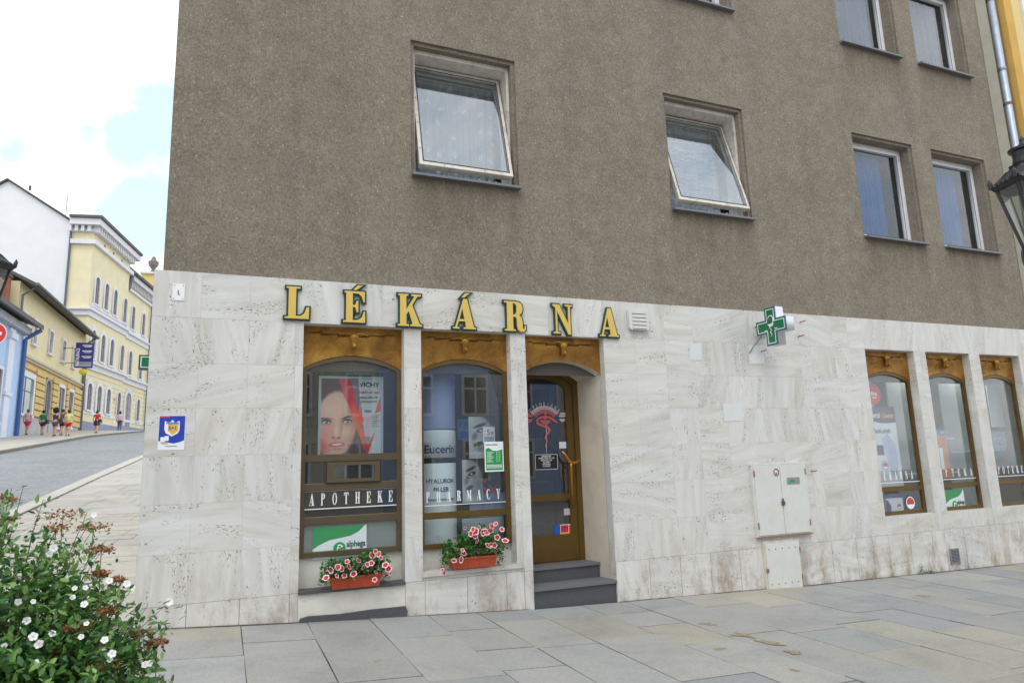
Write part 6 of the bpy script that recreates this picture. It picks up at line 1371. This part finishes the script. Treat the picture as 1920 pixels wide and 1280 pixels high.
# distant house at the head of the street
FH = empty('townhouse', (-8.9, 76, 5.8), rad(-3), 'distant yellow parapet with a stone urn peeping past the corner of the pharmacy', 'house')
far(FH)
q = MB(); q.box(-.6, 8, 0, 8, 0, 16.0); q.build('wall', pm('far_white', S(220, 214, 206), .85, .04, 1), FH)
q = MB(); q.box(-.4, 6, .2, 7, 16.0, 18.0, 0); q.build('parapet', pm('far_yellow', S(222, 196, 130), .85, .05, 1), FH)
q = MB(); q.box(-.7, 6.2, -.1, 7, 16.0, 16.35); q.box(-.6, 6.2, -.05, 7, 17.9, 18.1); q.build('cornice', pale, FH)
q = MB(); q.lathe([(.3, 18.1), (.3, 18.3), (.15, 18.5), (.5, 19.0), (.55, 19.4), (.3, 19.6), (.2, 19.9), (0, 20.1)], 10, (.6, .6, 0)); q.build('urn', pm('stone_urn', S(120, 112, 104), .8, .2, 4), FH)
# ------------------------------------------------------------------ houses across the square, behind us (seen only in the glass)
OP = empty('townhouse', (-14, -27, -.3), 0, 'pale blue terrace across the square reflected in the shop glass', 'house')
q = MB(); q.box(0, 21, -8, 0, 0, 10.5, 1); q.box(21.01, 33, -8, .05, 0, 11.5, 0); q.box(33.01, 43, -8, 0, 0, 10, 2); q.build('facade', [pm('opp_blue', S(150, 172, 214), .85, .04, 1), pm('opp_grey', S(190, 184, 172), .85, .04, 1), pm('opp_rose', S(196, 150, 120), .85, .04, 1)], OP)
q = MB(); qg = MB(); qr = MB()
for i in range(14):
    for z in (1.2, 4.6, 7.7):
        x = 1.2+i*3.05; q.box(x-.15, x+1.35, .02, .16, z-.15, z+2.05); qg.box(x, x+1.2, .161, .18, z, z+1.9); q.box(x+.55, x+.65, .181, .2, z, z+1.9); q.box(x, x+1.2, .181, .2, z+1.25, z+1.35)
q.build('window_frames', pale, OP); qg.build('window_panes', pm('opp_glass', S(50, 54, 62), .2), OP); q = MB(); q.box(-.1, 43.2, -8, .6, 11.51, 12.0); q.build('eaves', roofm, OP)
# ------------------------------------------------------------------ people
def skinmesh(nodes, edges, sub=1, root=0):
    me = bpy.data.meshes.new('s'); me.from_pydata([n[0] for n in nodes], edges, []); ob = bpy.data.objects.new('s', me); COL.objects.link(ob)
    m = ob.modifiers.new('sk', 'SKIN'); 
    if not me.skin_vertices: me.attributes  # layer is made with the modifier
    sv = me.skin_vertices[0].data if me.skin_vertices else None
    if sv is None:
        bm = bmesh.new(); bm.from_mesh(me); bm.verts.layers.skin.verify(); bm.to_mesh(me); bm.free(); sv = me.skin_vertices[0].data
    for i, n in enumerate(nodes): sv[i].radius = n[1] if isinstance(n[1], tuple) else (n[1], n[1]); sv[i].use_root = (i == root)
    if sub: s_ = ob.modifiers.new('ss', 'SUBSURF'); s_.levels = sub; s_.render_levels = sub
    dg = bpy.context.evaluated_depsgraph_get(); out = bpy.data.meshes.new_from_object(ob.evaluated_get(dg)); bpy.data.objects.remove(ob)
    for p in out.polygons: p.use_smooth = True
    return out
def chain(ids): return list(zip(ids, ids[1:]))
def person(x, y, rz, h, label, top, bottom, hair, stride=.22, afro=False, skirt=False, long_trousers=False, bag=None, sleeves=True, bun=False, hz=HP, wide=1.0):
    s = h/1.70; R = empty('person', (x, y, hz(x, y)), rz, label, 'person'); st_ = stride; W_ = wide
    n = [((0, 0, .93), (.15*W_, .115)), ((0, .01, 1.08), (.135*W_, .10)), ((0, .02, 1.28), (.155*W_, .10)), ((0, .01, 1.40), (.12, .075)), ((0, 0, 1.47), .05), ((0, -.01, 1.54), (.075, .09)), ((0, -.01, 1.64), (.072, .085)),
         ((.09, -st_*.3, .82), .088*W_), ((.10, -st_*.7, .49), .058), ((.10, -st_*.55, .28), .05), ((.10, -st_*.35, .07), .034), ((.105, -st_*.35-.12, .035), .032),
         ((-.09, st_*.3, .82), .088*W_), ((-.10, st_*.45, .49), .058), ((-.10, st_*.85, .28), .05), ((-.10, st_*1.1, .10), .034), ((-.105, st_*1.1-.11, .05), .032),
         ((.19, .01, 1.36), .052), ((.25, .04*st_/.2, 1.09), .038), ((.26, -.10*st_/.2, .86), .027), ((.26, -.13*st_/.2, .77), .028),
         ((-.19, .01, 1.36), .052), ((-.25, .06*st_/.2, 1.09), .038), ((-.26, .13*st_/.2, .87), .027), ((-.26, .15*st_/.2, .78), .028), ((0, -.095, 1.585), .014)]
    ed = chain([0, 1, 2, 3, 4, 5, 6])+[(0, 7), (7, 8), (8, 9), (9, 10), (10, 11), (0, 12), (12, 13), (13, 14), (14, 15), (15, 16), (3, 17), (17, 18), (18, 19), (19, 20), (3, 21), (21, 22), (22, 23), (23, 24), (5, 25)]
    bm_ = skinmesh(n, ed, 1); sc3 = (s, s, s)
    link('body', bm_, M['skin'], R, scale=sc3)
    def off(i, k, dz=0): p, r = n[i]; r = r if isinstance(r, tuple) else (r, r); return ((p[0], p[1], p[2]+dz), (r[0]+k, r[1]+k))
    tn = [off(0, .022, .02), off(1, .022), off(2, .02), off(3, .02)]; te = [(0, 1), (1, 2), (2, 3)]
    if sleeves:
        for i in (17, 21):
            tn += [off(i, .022)]; te.append((3, len(tn)-1)); p = n[i][0]; q_ = n[i+1][0]; m_ = tuple(p[k]*.5+q_[k]*.5 for k in range(3)); tn.append((m_, (.062, .062))); te.append((len(tn)-2, len(tn)-1))
    link('top', skinmesh(tn, te, 1), top, R, scale=sc3)
    bn = [off(0, .02, -.0)]; be = []
    if skirt:
        q = MB(); q.lathe([(.16, 1.0), (.19*W_, .9), (.21*W_, .75), (.22*W_, .60), (.0, .62)], 14); o = q.build('skirt', bottom, R, smooth=True); o.scale = (s, s*.8, s)
    else:
        for i, j in ((7, 8), (12, 13)):
            bn.append(off(i, .022)); be.append((0, len(bn)-1)); p = n[i][0]; q_ = n[j][0]; t = .72 if not long_trousers else 1
            bn.append((tuple(p[k]*(1-t)+q_[k]*t for k in range(3)), (.085, .085))); be.append((len(bn)-2, len(bn)-1))
            if long_trousers:
                for k in (j+1, j+2): bn.append(off(k, .022)); be.append((len(bn)-2, len(bn)-1))
        link('trousers' if long_trousers else 'shorts', skinmesh(bn, be, 1), bottom, R, scale=sc3)
    q = MB(); c_ = (0, .0, 1.625); rr_ = .115 if not afro else .19
    pts_, fs_ = [], []
    for a in range(9):
        th = math.pi*a/8
        for b in range(12):
            ph = 2*math.pi*b/12; k = 1+.1*noise.noise(Vector((a, b, h*10))); xx, yy, z3 = math.sin(th)*math.cos(ph), math.sin(th)*math.sin(ph), math.cos(th)
            if yy < -.35 and z3 < .35 and not afro: k *= .72
            pts_.append((rr_*k*xx*.92, .022+rr_*k*yy*(.98 if yy > -.3 else .72), 1.635+rr_*k*z3*(1.0 if z3 > 0 else 1.15)))
    fs_ = [(a*12+b, a*12+(b+1) % 12, (a+1)*12+(b+1) % 12, (a+1)*12+b) for a in range(8) for b in range(12)]
    q.mesh(pts_, fs_)
    if bun: q.lathe([(0, -.05), (.05, 0), (0, .05)], 8, (0, .12, 1.68))
    o = q.build('hair', hair, R, smooth=True); o.scale = sc3
    q = MB()
    for i, j in ((10, 11), (15, 16)):
        p, r = n[i][0], n[j][0]; q.tube([(p[0], p[1]+.05, max(.02, p[2]-.045)), (p[0], p[1]-.02, max(.022, p[2]-.04)), (r[0], r[1]-.03, max(.018, r[2]-.02))], [.036, .042, .03], 8)
    o = q.build('shoes', M['black'], R, smooth=True); o.scale = sc3
    if bag:
        q = MB(); q.box(-.02+bag, .12+bag, -.15, .17, .78, 1.05); q.tube([(bag+.05, -.1, 1.05), (bag*.5, .0, 1.42), (bag+.05, .12, 1.05)], .012, 6); bo = q.build('shoulder_bag', pm('dark_bag', S(44, 44, 58), .6), R); bo.scale = sc3
    return R
def ppos(px, py, D):
    r = RI*(px-960)/F_PX + UP*(640-py)/F_PX + FW; return CAM.x+r.x*D, CAM.y+r.y*D
cl = lambda n_, c, r=.8: pm(n_, S(*c), r, .1, 8)
hd_ = cl('dark_hair', (34, 26, 26)); hb_ = cl('brown_hair', (72, 52, 44)); hl_ = cl('fair_hair', (150, 120, 96)); hg_ = cl('grey_brown_hair', (110, 92, 84))
walk = math.pi-SA       # walking up the street, backs to us
for px, D, hh, rz, lab, tp, bt, hr_, kw in (
    (51, 44, 1.62, walk, 'person in a pale pink top and bright pink shorts walking uphill, left of the group', cl('pink_top', (226, 178, 190)), cl('pink_shorts', (226, 60, 120)), hg_, dict(wide=1.1)),
    (80, 44, 1.56, walk, 'person in an emerald green shirt and dark shorts walking beside the pink one', cl('green_shirt', (20, 130, 92)), cl('dark_shorts', (66, 66, 70)), hd_, dict(wide=1.25, stride=.18, bag=-.32)),
    (103, 42, 1.66, walk, 'person with a big dark afro in a black sleeveless top carrying a dark bag', cl('black_top', (66, 58, 66)), cl('grey_shorts', (86, 82, 84)), hd_, dict(afro=True, sleeves=False, bag=-.34)),
    (116, 43.6, 1.64, walk, 'person in a brown top and black shorts half hidden behind the yellow shirt', cl('brown_top', (104, 84, 88)), cl('black_shorts', (30, 28, 34)), hb_, dict(stride=.2)),
    (128, 42.4, 1.60, walk+.1, 'person in a lime yellow shirt and red shorts at the right end of the group', cl('lime_shirt', (212, 222, 128)), cl('red_shorts', (208, 40, 44)), hb_, dict(wide=1.1, stride=.16)),
    (181, 50, 1.62, walk, 'person in a red shirt and dark skirt walking alone before the big yellow building', cl('red_shirt', (206, 36, 40)), cl('dark_skirt', (56, 34, 48)), hb_, dict(skirt=True, bag=-.3)),
    (224, 60, 1.64, walk+.2, 'person in a lilac shirt and blue jeans walking near the portal', cl('lilac_shirt', (214, 186, 212)), cl('blue_jeans', (84, 90, 120)), hd_, dict(long_trousers=True, wide=1.1)),
    (-4, 40, 1.66, walk, 'person in white carrying a brown bag, cut by the left edge', cl('white_blouse', (226, 216, 214)), cl('tan_skirt', (140, 120, 104)), hl_, dict(skirt=True))):
    x, y = ppos(px, 800, D); person(x, y, rz, hh, lab, tp, bt, hr_, **kw)
